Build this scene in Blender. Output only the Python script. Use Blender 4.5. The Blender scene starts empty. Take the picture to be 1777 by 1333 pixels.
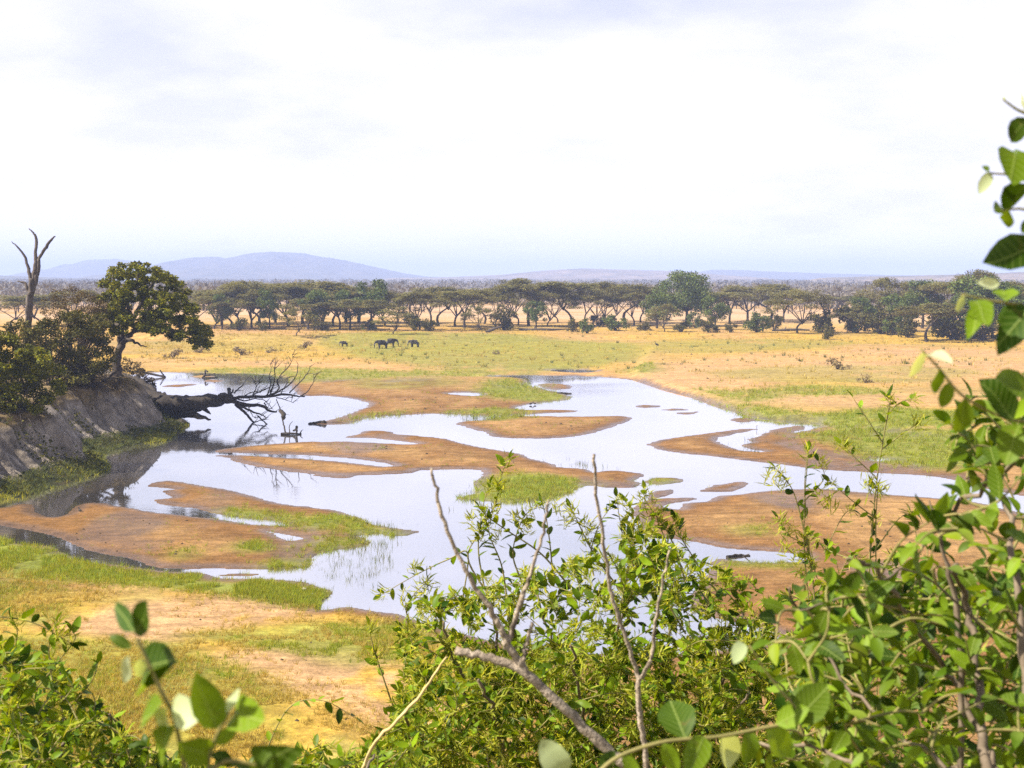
import bpy, math
import numpy as np
from mathutils import Vector

# ------------------------------------------------------------------ camera, sky, sun
SC = bpy.context.scene
COL = SC.collection
F, CU, CV, HOR, H = 2441.0, 888.5, 666.5, 485.0, 18.0
PITCH = math.atan((CV - HOR) / F)
cam_d = bpy.data.cameras.new('camera')
cam = bpy.data.objects.new('camera', cam_d)
COL.objects.link(cam)
cam.location = (0, 0, H)
cam.rotation_euler = (math.pi / 2 - PITCH, 0, 0)
cam_d.sensor_fit = 'HORIZONTAL'
cam_d.sensor_width = 36.0
cam_d.lens = 36.0 * F / 1777.0
cam_d.clip_start = 0.05
cam_d.clip_end = 40000
cam_d.dof.use_dof = True
cam_d.dof.focus_distance = 26.0
cam_d.dof.aperture_fstop = 11.0
SC.camera = cam

SUN_EL = math.radians(46)
SUN_AZ = math.atan2(-0.90, -0.16)          # bearing of the sun seen from above (x, y)
world = bpy.data.worlds.new('World')
SC.world = world
world.use_nodes = True
wn, wl = world.node_tree.nodes, world.node_tree.links
wn.clear()
w_out = wn.new('ShaderNodeOutputWorld')
w_bg = wn.new('ShaderNodeBackground')
w_sky = wn.new('ShaderNodeTexSky')
w_sky.sky_type = 'NISHITA'
w_sky.sun_disc = False
w_sky.sun_elevation = SUN_EL
w_sky.sun_rotation = SUN_AZ
w_sky.air_density = 1.0
w_sky.dust_density = 2.2
w_sky.ozone_density = 1.5
w_geo = wn.new('ShaderNodeTexCoord')
w_sep = wn.new('ShaderNodeSeparateXYZ')
w_z = wn.new('ShaderNodeMath'); w_z.operation = 'ADD'; w_z.inputs[1].default_value = 0.22
w_zm = wn.new('ShaderNodeMath'); w_zm.operation = 'MAXIMUM'; w_zm.inputs[1].default_value = 0.1
w_div = wn.new('ShaderNodeVectorMath'); w_div.operation = 'DIVIDE'
w_cmb = wn.new('ShaderNodeCombineXYZ')
w_no = wn.new('ShaderNodeTexNoise')
w_no.inputs['Scale'].default_value = 1.7
w_no.inputs['Detail'].default_value = 7
w_no.inputs['Roughness'].default_value = 0.58
w_ramp = wn.new('ShaderNodeMapRange')
w_ramp.inputs['From Min'].default_value = 0.36
w_ramp.inputs['From Max'].default_value = 0.66
w_ramp.inputs['To Min'].default_value = -0.09
w_ramp.inputs['To Max'].default_value = 0.30
w_mix = wn.new('ShaderNodeMix'); w_mix.data_type = 'RGBA'
w_mix.inputs['B'].default_value = (11.7, 11.4, 13.0, 1)
wl.new(w_geo.outputs['Generated'], w_sep.inputs[0])
wl.new(w_sep.outputs['Z'], w_z.inputs[0]); wl.new(w_z.outputs[0], w_zm.inputs[0])
for k in 'XYZ':
    wl.new(w_zm.outputs[0], w_cmb.inputs[k])
wl.new(w_geo.outputs['Generated'], w_div.inputs[0]); wl.new(w_cmb.outputs[0], w_div.inputs[1])
wl.new(w_div.outputs[0], w_no.inputs['Vector'])
wl.new(w_no.outputs['Fac'], w_ramp.inputs['Value'])
w_hz = wn.new('ShaderNodeMath'); w_hz.operation = 'MULTIPLY'; w_hz.inputs[1].default_value = -2.7
w_ex = wn.new('ShaderNodeMath'); w_ex.operation = 'EXPONENT'
w_ab = wn.new('ShaderNodeMath'); w_ab.operation = 'ABSOLUTE'
w_ad = wn.new('ShaderNodeMath'); w_ad.operation = 'ADD'; w_ad.use_clamp = True
wl.new(w_sep.outputs['Z'], w_ab.inputs[0]); wl.new(w_ab.outputs[0], w_hz.inputs[0]); wl.new(w_hz.outputs[0], w_ex.inputs[0])
wl.new(w_ex.outputs[0], w_ad.inputs[0]); wl.new(w_ramp.outputs[0], w_ad.inputs[1])
wl.new(w_ad.outputs[0], w_mix.inputs['Factor'])
wl.new(w_sky.outputs[0], w_mix.inputs['A'])
wl.new(w_mix.outputs['Result'], w_bg.inputs['Color'])
w_bg.inputs['Strength'].default_value = 0.050
wl.new(w_bg.outputs[0], w_out.inputs['Surface'])

sun_d = bpy.data.lights.new('sun', 'SUN')
sun = bpy.data.objects.new('sun', sun_d)
COL.objects.link(sun)
sun_d.energy = 5.0
sun_d.angle = math.radians(0.55)
sun_d.color = (1.0, 0.93, 0.80)
SD = Vector((math.sin(SUN_AZ) * math.cos(SUN_EL), math.cos(SUN_AZ) * math.cos(SUN_EL), math.sin(SUN_EL)))
sun.rotation_euler = SD.to_track_quat('Z', 'Y').to_euler()
sun.location = (-60, 40, 80)

vs = SC.view_settings
vs.view_transform = 'Standard'
vs.look = 'None'
vs.exposure = 1.12
vs.gamma = 1.0
vs.use_curve_mapping = False
cy = SC.cycles
cy.max_bounces = 8
cy.diffuse_bounces = 3
cy.glossy_bounces = 3
cy.transmission_bounces = 4
cy.volume_bounces = 3
cy.transparent_max_bounces = 4
cy.sample_clamp_indirect = 6.0
cy.use_denoising = False

# ------------------------------------------------------------------ helpers
def rngf(seed):
    return np.random.default_rng(seed)

def ray(u, v):
    a, b = (u - CU) / F, (CV - v) / F
    c, s = math.cos(PITCH), math.sin(PITCH)
    return np.array([a, c + b * s, -s + b * c])

def G(u, v, z=0.0):
    "point of the level z seen at a pixel"
    r = ray(u, v)
    t = (z - H) / r[2]
    return np.array([r[0] * t, r[1] * t, z])

def P(u, v, d):
    "point at distance d (along y) seen at a pixel"
    r = ray(u, v)
    t = d / r[1]
    return np.array([r[0] * t, d, H + r[2] * t])

def Gs(pts, z=0.0):
    return np.array([G(u, v, z)[:2] for u, v in pts])

def to_px(x, y, z):
    c, s = math.cos(PITCH), math.sin(PITCH)
    dep = y * c - (z - H) * s
    up = y * s + (z - H) * c
    return CU + F * x / dep, CV - F * up / dep

def hash2(ix, iy, seed):
    n = (ix * 374761393 + iy * 668265263 + seed * 974634777) & 0x7fffffff
    n = ((n ^ (n >> 13)) * 1274126177) & 0x7fffffff
    return ((n ^ (n >> 16)) & 0xffff) / 65535.0

def vnoise(x, y, seed=0):
    x = np.asarray(x, float); y = np.asarray(y, float)
    ix = np.floor(x).astype(np.int64); iy = np.floor(y).astype(np.int64)
    fx = x - ix; fy = y - iy
    fx = fx * fx * (3 - 2 * fx); fy = fy * fy * (3 - 2 * fy)
    a = hash2(ix, iy, seed); b = hash2(ix + 1, iy, seed)
    c = hash2(ix, iy + 1, seed); d = hash2(ix + 1, iy + 1, seed)
    return a + (b - a) * fx + (c - a) * fy + (a - b - c + d) * fx * fy

def fbm(x, y, seed=0, oct=4):
    s, a, t = 0.0, 1.0, 0.0
    for k in range(oct):
        s = s + a * vnoise(np.asarray(x) * 2 ** k + 17.3 * k, np.asarray(y) * 2 ** k - 9.1 * k, seed + k)
        t += a; a *= 0.5
    return s / t

def sstep(a, b, x):
    t = np.clip((x - a) / (b - a), 0, 1)
    return t * t * (3 - 2 * t)

def catmull(pts, n, closed=False):
    p = np.asarray(pts, float)
    m = len(p)
    out = []
    rng_ = range(m if closed else m - 1)
    for i in rng_:
        p1, p2 = p[i], p[(i + 1) % m]
        p0 = p[i - 1] if (closed or i > 0) else 2 * p1 - p2
        p3 = p[(i + 2) % m] if (closed or i + 2 < m) else 2 * p2 - p1
        for k in range(n):
            t = k / n
            out.append(0.5 * ((2 * p1) + (-p0 + p2) * t + (2 * p0 - 5 * p1 + 4 * p2 - p3) * t * t + (-p0 + 3 * p1 - 3 * p2 + p3) * t ** 3))
    if not closed:
        out.append(p[-1])
    return np.array(out)

def mesh_np(name, verts, faces, tint=None, smooth=False):
    "faces: (N,k) int array; tint: (N,3) colour per face"
    me = bpy.data.meshes.new(name)
    verts = np.asarray(verts, np.float32); faces = np.asarray(faces, np.int32)
    n, k = faces.shape
    me.vertices.add(len(verts)); me.vertices.foreach_set('co', verts.ravel())
    me.loops.add(n * k); me.loops.foreach_set('vertex_index', faces.ravel())
    me.polygons.add(n); me.polygons.foreach_set('loop_start', np.arange(0, n * k, k, dtype=np.int32))
    if smooth:
        me.polygons.foreach_set('use_smooth', np.ones(n, bool))
    if tint is not None:
        at = me.attributes.new('tint', 'FLOAT_COLOR', 'FACE')
        c = np.ones((n, 4), np.float32); c[:, :3] = tint
        at.data.foreach_set('color', c.ravel())
    me.update(calc_edges=True)
    return me

def link(name, me, mat=None, parent=None, **props):
    o = bpy.data.objects.new(name, me)
    COL.objects.link(o)
    if mat is not None and me is not None and len(me.materials) == 0:
        me.materials.append(mat)
    o.parent = parent
    for k, v in props.items():
        o[k] = v
    return o

def thing(name, loc, label, cat, group=None):
    o = bpy.data.objects.new(name, None)
    COL.objects.link(o)
    o.location = loc
    o.empty_display_size = 0.2
    o['label'] = label; o['category'] = cat
    if group: o['group'] = group
    return o

class Tubes:
    "collects tapered tubes into one quad mesh"
    def __init__(self): self.v, self.f, self.n = [], [], 0
    def add(self, pts, radii, sides=6, rough=0.0, seed=0):
        p = np.asarray(pts, float); m = len(p)
        r = np.interp(np.linspace(0, 1, m), np.linspace(0, 1, len(radii)), radii) if np.ndim(radii) else np.full(m, radii)
        t = np.gradient(p, axis=0)
        t /= np.linalg.norm(t, axis=1)[:, None] + 1e-9
        ref = np.array([0.31, 0.17, 0.93])
        a = np.cross(t, ref); bad = np.linalg.norm(a, axis=1) < 0.15
        a[bad] = np.cross(t[bad], np.array([1.0, 0.1, 0]))
        a /= np.linalg.norm(a, axis=1)[:, None] + 1e-9
        b = np.cross(t, a)
        an = np.arange(sides) / sides * 2 * math.pi
        rr = r[:, None] * np.ones(sides)[None]
        if rough:
            g = rngf(seed + m)
            rr = rr * (1 + rough * (g.random((m, sides)) - 0.5) + 0.6 * rough * np.sin(an * 3 + seed)[None])
        ring = p[:, None, :] + rr[..., None] * (np.cos(an)[None, :, None] * a[:, None] + np.sin(an)[None, :, None] * b[:, None])
        self.v.append(ring.reshape(-1, 3))
        i = np.arange(m - 1)[:, None] * sides; j = np.arange(sides)[None]
        j2 = (j + 1) % sides
        q = np.stack([i + j, i + j2, i + sides + j2, i + sides + j], -1).reshape(-1, 4) + self.n
        self.f.append(q)
        self.n += m * sides
        # end cap fan (as quads with a repeated centre)
        for e, base in ((m - 1, (m - 1) * sides), (0, 0)):
            self.v.append(p[e:e + 1])
            c = self.n
            self.n += 1
            st = c - m * sides - (0 if e else 1)
            for jj in range(0, sides, 2):
                k0, k1, k2 = jj, (jj + 1) % sides, (jj + 2) % sides
                self.f.append(np.array([[c, st + base + k0, st + base + k1, st + base + k2]]))
    def build(self, name, mat, parent=None, origin=(0, 0, 0), **props):
        v = np.concatenate(self.v) - np.asarray(origin)
        me = mesh_np(name, v, np.concatenate(self.f), smooth=True)
        return link(name, me, mat, parent, **props)

def basis(d, n):
    "rotation matrices (N,3,3) whose columns are leaf direction, side and normal"
    d = d / (np.linalg.norm(d, axis=1)[:, None] + 1e-9)
    n = n - (n * d).sum(1)[:, None] * d
    n = n / (np.linalg.norm(n, axis=1)[:, None] + 1e-9)
    s = np.cross(n, d)
    return np.stack([d, s, n], -1)

def scatter(tv, tf, mats, pos, scale, tint=None, name='foliage'):
    tv = np.asarray(tv, float); tf = np.asarray(tf)
    N = len(pos)
    sc = np.asarray(scale, float)
    if sc.ndim == 1: sc = np.repeat(sc[:, None], 3, 1)
    v = np.einsum('nij,nkj->nki', mats, tv[None] * sc[:, None, :]) + np.asarray(pos)[:, None, :]
    f = tf[None] + (np.arange(N) * len(tv))[:, None, None]
    tn = None if tint is None else np.repeat(np.asarray(tint), len(tf), 0)
    return mesh_np(name, v.reshape(-1, 3), f.reshape(-1, tf.shape[1]), tn)

def leaf_template(width=0.5, fold=0.12, curl=0.15, tip=1.0):
    "a folded, curled leaf of length 1 along x: 16 triangles"
    t = np.array([0.0, 0.18, 0.42, 0.66, 0.86, 1.0])
    w = width * 0.5 * np.array([0.04, 0.72, 1.0, 0.86, 0.48, 0.0]) ** (1 / tip)
    w[-1] = 0
    z = -curl * t ** 2
    V, Fc = [], []
    for i in range(6):
        V += [(t[i], -w[i], z[i] + fold * w[i] * 2), (t[i], 0, z[i]), (t[i], w[i], z[i] + fold * w[i] * 2)]
    for i in range(5):
        a = i * 3
        Fc += [(a, a + 3, a + 4), (a, a + 4, a + 1), (a + 1, a + 4, a + 5), (a + 1, a + 5, a + 2)]
    return np.array(V), np.array(Fc)

LEAF_CARD = (np.array([(0, 0, 0), (0.45, -0.3, 0.06), (1, 0, 0), (0.5, 0.32, 0.05)]), np.array([(0, 1, 2, 3)]))

# ------------------------------------------------------------------ materials
def new_mat(name):
    m = bpy.data.materials.new(name)
    m.use_nodes = True
    n = m.node_tree.nodes; l = m.node_tree.links
    return m, n, l, n['Principled BSDF']

def mat_leaf(name, base, base2, trans=0.35, gloss=0.45, spec=0.4, tint=True):
    m, n, l, b = new_mat(name)
    oi = n.new('ShaderNodeObjectInfo')
    geo = n.new('ShaderNodeNewGeometry')
    mix = n.new('ShaderNodeMix'); mix.data_type = 'RGBA'
    mix.inputs['A'].default_value = (*base, 1); mix.inputs['B'].default_value = (*base2, 1)
    add = n.new('ShaderNodeMath'); add.operation = 'ADD'
    fr = n.new('ShaderNodeMath'); fr.operation = 'FRACT'
    l.new(geo.outputs['Random Per Island'], add.inputs[0]); l.new(oi.outputs['Random'], add.inputs[1])
    l.new(add.outputs[0], fr.inputs[0]); l.new(fr.outputs[0], mix.inputs['Factor'])
    col = mix.outputs['Result']
    if tint:
        at = n.new('ShaderNodeAttribute'); at.attribute_name = 'tint'
        mu = n.new('ShaderNodeMix'); mu.data_type = 'RGBA'; mu.blend_type = 'MULTIPLY'; mu.inputs['Factor'].default_value = 1
        l.new(col, mu.inputs['A']); l.new(at.outputs['Color'], mu.inputs['B'])
        col = mu.outputs['Result']
    l.new(col, b.inputs['Base Color'])
    b.inputs['Roughness'].default_value = gloss
    b.inputs['Specular IOR Level'].default_value = spec
    tr = n.new('ShaderNodeBsdfTranslucent')
    g = n.new('ShaderNodeMix'); g.data_type = 'RGBA'; g.blend_type = 'MULTIPLY'; g.inputs['Factor'].default_value = 1
    g.inputs['B'].default_value = (1.5, 1.25, 0.45, 1)
    l.new(col, g.inputs['A']); l.new(g.outputs['Result'], tr.inputs['Color'])
    ms = n.new('ShaderNodeMixShader'); ms.inputs[0].default_value = trans
    l.new(b.outputs[0], ms.inputs[1]); l.new(tr.outputs[0], ms.inputs[2])
    l.new(ms.outputs[0], n['Material Output'].inputs['Surface'])
    return m

def add_leaf_detail(m):
    "a pale midrib, faint side veins and dry spots, in the leaf's own coordinates"
    n = m.node_tree.nodes; l = m.node_tree.links; p = n['Principled BSDF']
    src = p.inputs['Base Color'].links[0].from_socket
    tc = n.new('ShaderNodeTexCoord'); sp = n.new('ShaderNodeSeparateXYZ'); l.new(tc.outputs['Object'], sp.inputs[0])
    ab = n.new('ShaderNodeMath'); ab.operation = 'ABSOLUTE'; l.new(sp.outputs['Y'], ab.inputs[0])
    rib = n.new('ShaderNodeMapRange'); rib.inputs['From Min'].default_value = 0.006; rib.inputs['From Max'].default_value = 0.022
    rib.inputs['To Min'].default_value = 0.55; rib.inputs['To Max'].default_value = 0.0; l.new(ab.outputs[0], rib.inputs['Value'])
    d = n.new('ShaderNodeMath'); d.operation = 'MULTIPLY_ADD'; d.inputs[1].default_value = -0.9
    l.new(ab.outputs[0], d.inputs[0]); l.new(sp.outputs['X'], d.inputs[2])
    w = n.new('ShaderNodeMath'); w.operation = 'MULTIPLY'; w.inputs[1].default_value = 48.0; l.new(d.outputs[0], w.inputs[0])
    sn = n.new('ShaderNodeMath'); sn.operation = 'SINE'; l.new(w.outputs[0], sn.inputs[0])
    ve = n.new('ShaderNodeMapRange'); ve.inputs['From Min'].default_value = 0.6; ve.inputs['From Max'].default_value = 1.0; ve.inputs['To Max'].default_value = 0.22
    l.new(sn.outputs[0], ve.inputs['Value'])
    mx = n.new('ShaderNodeMath'); mx.operation = 'MAXIMUM'; l.new(rib.outputs[0], mx.inputs[0]); l.new(ve.outputs[0], mx.inputs[1])
    c1 = n.new('ShaderNodeMix'); c1.data_type = 'RGBA'; c1.inputs['B'].default_value = (0.34, 0.42, 0.10, 1)
    l.new(mx.outputs[0], c1.inputs['Factor']); l.new(src, c1.inputs['A'])
    no = n.new('ShaderNodeTexNoise'); no.inputs['Scale'].default_value = 5.0; no.inputs['Detail'].default_value = 5
    l.new(tc.outputs['Object'], no.inputs['Vector'])
    sr = n.new('ShaderNodeMapRange'); sr.inputs['From Min'].default_value = 0.66; sr.inputs['From Max'].default_value = 0.74; sr.inputs['To Max'].default_value = 0.7
    l.new(no.outputs['Fac'], sr.inputs['Value'])
    c2 = n.new('ShaderNodeMix'); c2.data_type = 'RGBA'; c2.inputs['B'].default_value = (0.16, 0.11, 0.03, 1)
    l.new(sr.outputs[0], c2.inputs['Factor']); l.new(c1.outputs['Result'], c2.inputs['A'])
    l.new(c2.outputs['Result'], p.inputs['Base Color'])
    bp = n.new('ShaderNodeBump'); bp.inputs['Strength'].default_value = 0.5; bp.inputs['Distance'].default_value = 0.002
    l.new(mx.outputs[0], bp.inputs['Height']); l.new(bp.outputs[0], p.inputs['Normal'])

def mat_noise(name, c1, c2, scale=4.0, rough=0.9, bump=0.4, bscale=None, stretch=(1, 1, 1), spec=0.2, bdist=0.05):
    m, n, l, b = new_mat(name)
    tc = n.new('ShaderNodeTexCoord')
    mp = n.new('ShaderNodeMapping'); mp.inputs['Scale'].default_value = stretch
    l.new(tc.outputs['Object'], mp.inputs[0])
    no = n.new('ShaderNodeTexNoise'); no.inputs['Scale'].default_value = scale; no.inputs['Detail'].default_value = 6
    no.inputs['Roughness'].default_value = 0.65
    l.new(mp.outputs[0], no.inputs['Vector'])
    r = n.new('ShaderNodeMapRange'); r.inputs['From Min'].default_value = 0.32; r.inputs['From Max'].default_value = 0.68
    l.new(no.outputs['Fac'], r.inputs['Value'])
    mix = n.new('ShaderNodeMix'); mix.data_type = 'RGBA'
    mix.inputs['A'].default_value = (*c1, 1); mix.inputs['B'].default_value = (*c2, 1)
    l.new(r.outputs[0], mix.inputs['Factor'])
    l.new(mix.outputs['Result'], b.inputs['Base Color'])
    b.inputs['Roughness'].default_value = rough
    b.inputs['Specular IOR Level'].default_value = spec
    if bump:
        n2 = n.new('ShaderNodeTexNoise'); n2.inputs['Scale'].default_value = bscale or scale * 3; n2.inputs['Detail'].default_value = 5
        l.new(mp.outputs[0], n2.inputs['Vector'])
        bp = n.new('ShaderNodeBump'); bp.inputs['Strength'].default_value = bump; bp.inputs['Distance'].default_value = bdist
        l.new(n2.outputs['Fac'], bp.inputs['Height']); l.new(bp.outputs[0], b.inputs['Normal'])
    return m

M = {}
M['deadwood'] = mat_noise('weathered_wood', (0.10, 0.085, 0.07), (0.26, 0.22, 0.18), 3, 0.85, 0.6, 14, (1, 1, 1))
M['snagwood'] = mat_noise('snag_wood', (0.060, 0.048, 0.040), (0.20, 0.165, 0.135), 2.0, 0.9, 0.8, 9, (1, 1, 0.3))
M['darkwood'] = mat_noise('dark_wet_wood', (0.018, 0.014, 0.011), (0.065, 0.052, 0.042), 2.5, 0.8, 0.6, 10)
M['bark'] = mat_noise('bark', (0.045, 0.035, 0.028), (0.12, 0.095, 0.075), 3, 0.9, 0.6, 14)
M['fartrunk'] = mat_noise('acacia_bark', (0.04, 0.032, 0.027), (0.09, 0.07, 0.055), 2, 0.95, 0)
M['twig'] = mat_noise('twig_bark', (0.10, 0.075, 0.05), (0.22, 0.17, 0.12), 30, 0.8, 0.4, 120, bdist=0.002)
M['greentwig'] = mat_noise('green_stem', (0.17, 0.16, 0.05), (0.30, 0.25, 0.09), 25, 0.6, 0)
M['straw'] = mat_noise('straw', (0.50, 0.36, 0.14), (0.62, 0.47, 0.22), 20, 0.7, 0)
M['greydead'] = mat_noise('grey_dead_branch', (0.15, 0.115, 0.085), (0.50, 0.41, 0.31), 34, 0.85, 1.0, 120, bdist=0.008)
M['elephant'] = mat_noise('elephant_skin', (0.035, 0.033, 0.034), (0.075, 0.068, 0.064), 2, 0.85, 0.3, 12)
M['ivory'] = mat_noise('ivory', (0.6, 0.55, 0.42), (0.7, 0.65, 0.5), 5, 0.5, 0)
M['white_feather'] = mat_noise('white_feathers', (0.65, 0.66, 0.68), (0.8, 0.8, 0.8), 9, 0.8, 0)
M['dark_feather'] = mat_noise('dark_feathers', (0.02, 0.018, 0.016), (0.05, 0.042, 0.035), 9, 0.7, 0)
M['stone'] = mat_noise('pale_stone', (0.38, 0.33, 0.27), (0.55, 0.5, 0.43), 3, 0.9, 0.5)
M['clod'] = mat_noise('dark_clod', (0.03, 0.022, 0.016), (0.09, 0.06, 0.035), 5, 0.95, 0.4)

M['acacia'] = mat_leaf('acacia_leaves', (0.125, 0.13, 0.045), (0.21, 0.195, 0.075), 0.28, 0.7, 0.08)
M['fargreen'] = mat_leaf('far_green_leaves', (0.055, 0.095, 0.022), (0.15, 0.185, 0.045), 0.22, 0.6, 0.1)
M['bushleaf'] = mat_leaf('bush_leaves', (0.028, 0.035, 0.005), (0.14, 0.125, 0.022), 0.18, 0.65, 0.12)
M['banktree'] = mat_leaf('bank_tree_leaves', (0.022, 0.04, 0.002), (0.24, 0.235, 0.012), 0.22, 0.5, 0.12)
M['brownleaf'] = mat_leaf('dry_brown_leaves', (0.075, 0.055, 0.030), (0.15, 0.115, 0.05), 0.15, 0.8, 0.1)
M['dryshrub'] = mat_leaf('dry_shrub_twigs', (0.20, 0.155, 0.08), (0.34, 0.27, 0.15), 0.1, 0.8, 0.1)
M['farwood'] = mat_leaf('far_wood_leaves', (0.13, 0.115, 0.095), (0.17, 0.15, 0.125), 0.1, 0.8, 0.1)
M['shrub'] = mat_leaf('shrub_leaves', (0.022, 0.06, 0.002), (0.2, 0.3, 0.009), 0.33, 0.45, 0.15)
M['nearleaf'] = mat_leaf('near_leaves', (0.02, 0.056, 0.003), (0.17, 0.265, 0.01), 0.33, 0.5, 0.15)
add_leaf_detail(M['nearleaf'])
M['flower'] = mat_leaf('flower_sprays', (0.3, 0.36, 0.02), (0.52, 0.54, 0.1), 0.45, 0.7, 0.1)
M['paleleaf'] = mat_leaf('pale_leaves', (0.4, 0.48, 0.24), (0.6, 0.66, 0.42), 0.3, 0.5, 0.3)
M['grass_green'] = mat_leaf('green_grass_blades', (0.16, 0.235, 0.022), (0.32, 0.37, 0.045), 0.35, 0.6, 0.2)
M['grass_dry'] = mat_leaf('dry_grass_blades', (0.34, 0.255, 0.065), (0.52, 0.40, 0.13), 0.3, 0.8, 0.1)
M['reed'] = mat_leaf('reed_blades', (0.06, 0.085, 0.025), (0.13, 0.16, 0.05), 0.3, 0.6, 0.2)

# ground: albedo from the 'albedo' vertex colours, broken up with noise and relief
m, n, l, b = new_mat('river_ground')
at = n.new('ShaderNodeAttribute'); at.attribute_name = 'albedo'
wt = n.new('ShaderNodeAttribute'); wt.attribute_name = 'wet'
tc = n.new('ShaderNodeTexCoord')
nz = []
for sc_, dt in ((0.9, 8), (0.12, 6), (5.0, 4)):
    q = n.new('ShaderNodeTexNoise'); q.inputs['Scale'].default_value = sc_; q.inputs['Detail'].default_value = dt
    q.inputs['Roughness'].default_value = 0.68
    l.new(tc.outputs['Object'], q.inputs['Vector']); nz.append(q)
nmp = n.new('ShaderNodeMapping'); nmp.inputs['Scale'].default_value = (0.12, 0.7, 1.0)
nst = n.new('ShaderNodeTexNoise'); nst.inputs['Scale'].default_value = 1.3; nst.inputs['Detail'].default_value = 7; nst.inputs['Roughness'].default_value = 0.7
nst.inputs['Distortion'].default_value = 0.6
l.new(tc.outputs['Object'], nmp.inputs[0]); l.new(nmp.outputs[0], nst.inputs['Vector'])
def ramp(sock, a, b_, c, d):
    r = n.new('ShaderNodeMapRange')
    r.inputs['From Min'].default_value = a; r.inputs['From Max'].default_value = b_
    r.inputs['To Min'].default_value = c; r.inputs['To Max'].default_value = d
    l.new(sock, r.inputs['Value']); return r.outputs[0]
def mult(a, b_):
    q = n.new('ShaderNodeMath'); q.operation = 'MULTIPLY'; l.new(a, q.inputs[0]); l.new(b_, q.inputs[1]); return q.outputs[0]
f = mult(mult(ramp(nz[0].outputs['Fac'], 0.3, 0.7, 0.66, 1.30), ramp(nz[1].outputs['Fac'], 0.3, 0.7, 0.80, 1.18)), ramp(nz[2].outputs['Fac'], 0.3, 0.7, 0.72, 1.26))
f = mult(f, ramp(nst.outputs['Fac'], 0.30, 0.62, 0.62, 1.10))
# thin dark lines on the bars: shade of small ledge faces painted into the colour
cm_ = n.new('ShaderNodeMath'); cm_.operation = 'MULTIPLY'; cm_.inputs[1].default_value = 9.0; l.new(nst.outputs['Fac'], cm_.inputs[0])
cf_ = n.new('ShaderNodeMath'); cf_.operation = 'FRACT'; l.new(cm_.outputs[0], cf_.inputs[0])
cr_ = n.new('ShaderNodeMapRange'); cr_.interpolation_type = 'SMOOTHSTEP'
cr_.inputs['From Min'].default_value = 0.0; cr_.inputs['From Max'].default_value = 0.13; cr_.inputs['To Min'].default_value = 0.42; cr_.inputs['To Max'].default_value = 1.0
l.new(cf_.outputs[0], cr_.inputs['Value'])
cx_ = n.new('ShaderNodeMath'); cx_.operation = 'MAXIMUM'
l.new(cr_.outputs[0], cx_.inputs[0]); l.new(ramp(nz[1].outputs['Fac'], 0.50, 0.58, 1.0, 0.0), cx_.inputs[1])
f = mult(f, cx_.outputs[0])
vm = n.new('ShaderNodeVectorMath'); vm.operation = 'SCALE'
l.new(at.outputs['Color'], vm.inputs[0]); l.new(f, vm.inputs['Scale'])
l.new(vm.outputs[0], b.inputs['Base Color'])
l.new(ramp(wt.outputs['Fac'], 0, 1, 0.95, 0.28), b.inputs['Roughness'])
l.new(ramp(wt.outputs['Fac'], 0, 1, 0.1, 0.5), b.inputs['Specular IOR Level'])
bp = n.new('ShaderNodeBump'); bp.inputs['Strength'].default_value = 0.7; bp.inputs['Distance'].default_value = 0.25
l.new(nz[0].outputs['Fac'], bp.inputs['Height'])
bp2 = n.new('ShaderNodeBump'); bp2.inputs['Strength'].default_value = 0.5; bp2.inputs['Distance'].default_value = 0.06
l.new(nz[2].outputs['Fac'], bp2.inputs['Height']); l.new(bp.outputs[0], bp2.inputs['Normal'])
l.new(bp2.outputs[0], b.inputs['Normal'])
M['ground'] = m

# crumbling clay of the cut bank
m, n, l, b = new_mat('clay_bank')
at = n.new('ShaderNodeAttribute'); at.attribute_name = 'albedo'
tc = n.new('ShaderNodeTexCoord')
mp = n.new('ShaderNodeMapping'); mp.inputs['Scale'].default_value = (1.0, 1.0, 0.35)
l.new(tc.outputs['Object'], mp.inputs[0])
qa = n.new('ShaderNodeTexNoise'); qa.inputs['Scale'].default_value = 1.1; qa.inputs['Detail'].default_value = 9; qa.inputs['Roughness'].default_value = 0.72
l.new(mp.outputs[0], qa.inputs['Vector'])
qb = n.new('ShaderNodeTexVoronoi'); qb.inputs['Scale'].default_value = 1.4
l.new(tc.outputs['Object'], qb.inputs['Vector'])
f = mult(ramp(qa.outputs['Fac'], 0.32, 0.66, 0.45, 1.35), ramp(qb.outputs['Distance'], 0.0, 0.6, 1.12, 0.85))
vm = n.new('ShaderNodeVectorMath'); vm.operation = 'SCALE'
l.new(at.outputs['Color'], vm.inputs[0]); l.new(f, vm.inputs['Scale']); l.new(vm.outputs[0], b.inputs['Base Color'])
b.inputs['Roughness'].default_value = 0.95; b.inputs['Specular IOR Level'].default_value = 0.1
bp = n.new('ShaderNodeBump'); bp.inputs['Strength'].default_value = 1.0; bp.inputs['Distance'].default_value = 0.9
l.new(qa.outputs['Fac'], bp.inputs['Height'])
bp2 = n.new('ShaderNodeBump'); bp2.inputs['Strength'].default_value = 0.6; bp2.inputs['Distance'].default_value = 0.3
l.new(qb.outputs['Distance'], bp2.inputs['Height']); l.new(bp.outputs[0], bp2.inputs['Normal']); l.new(bp2.outputs[0], b.inputs['Normal'])
M['clay'] = m

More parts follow.
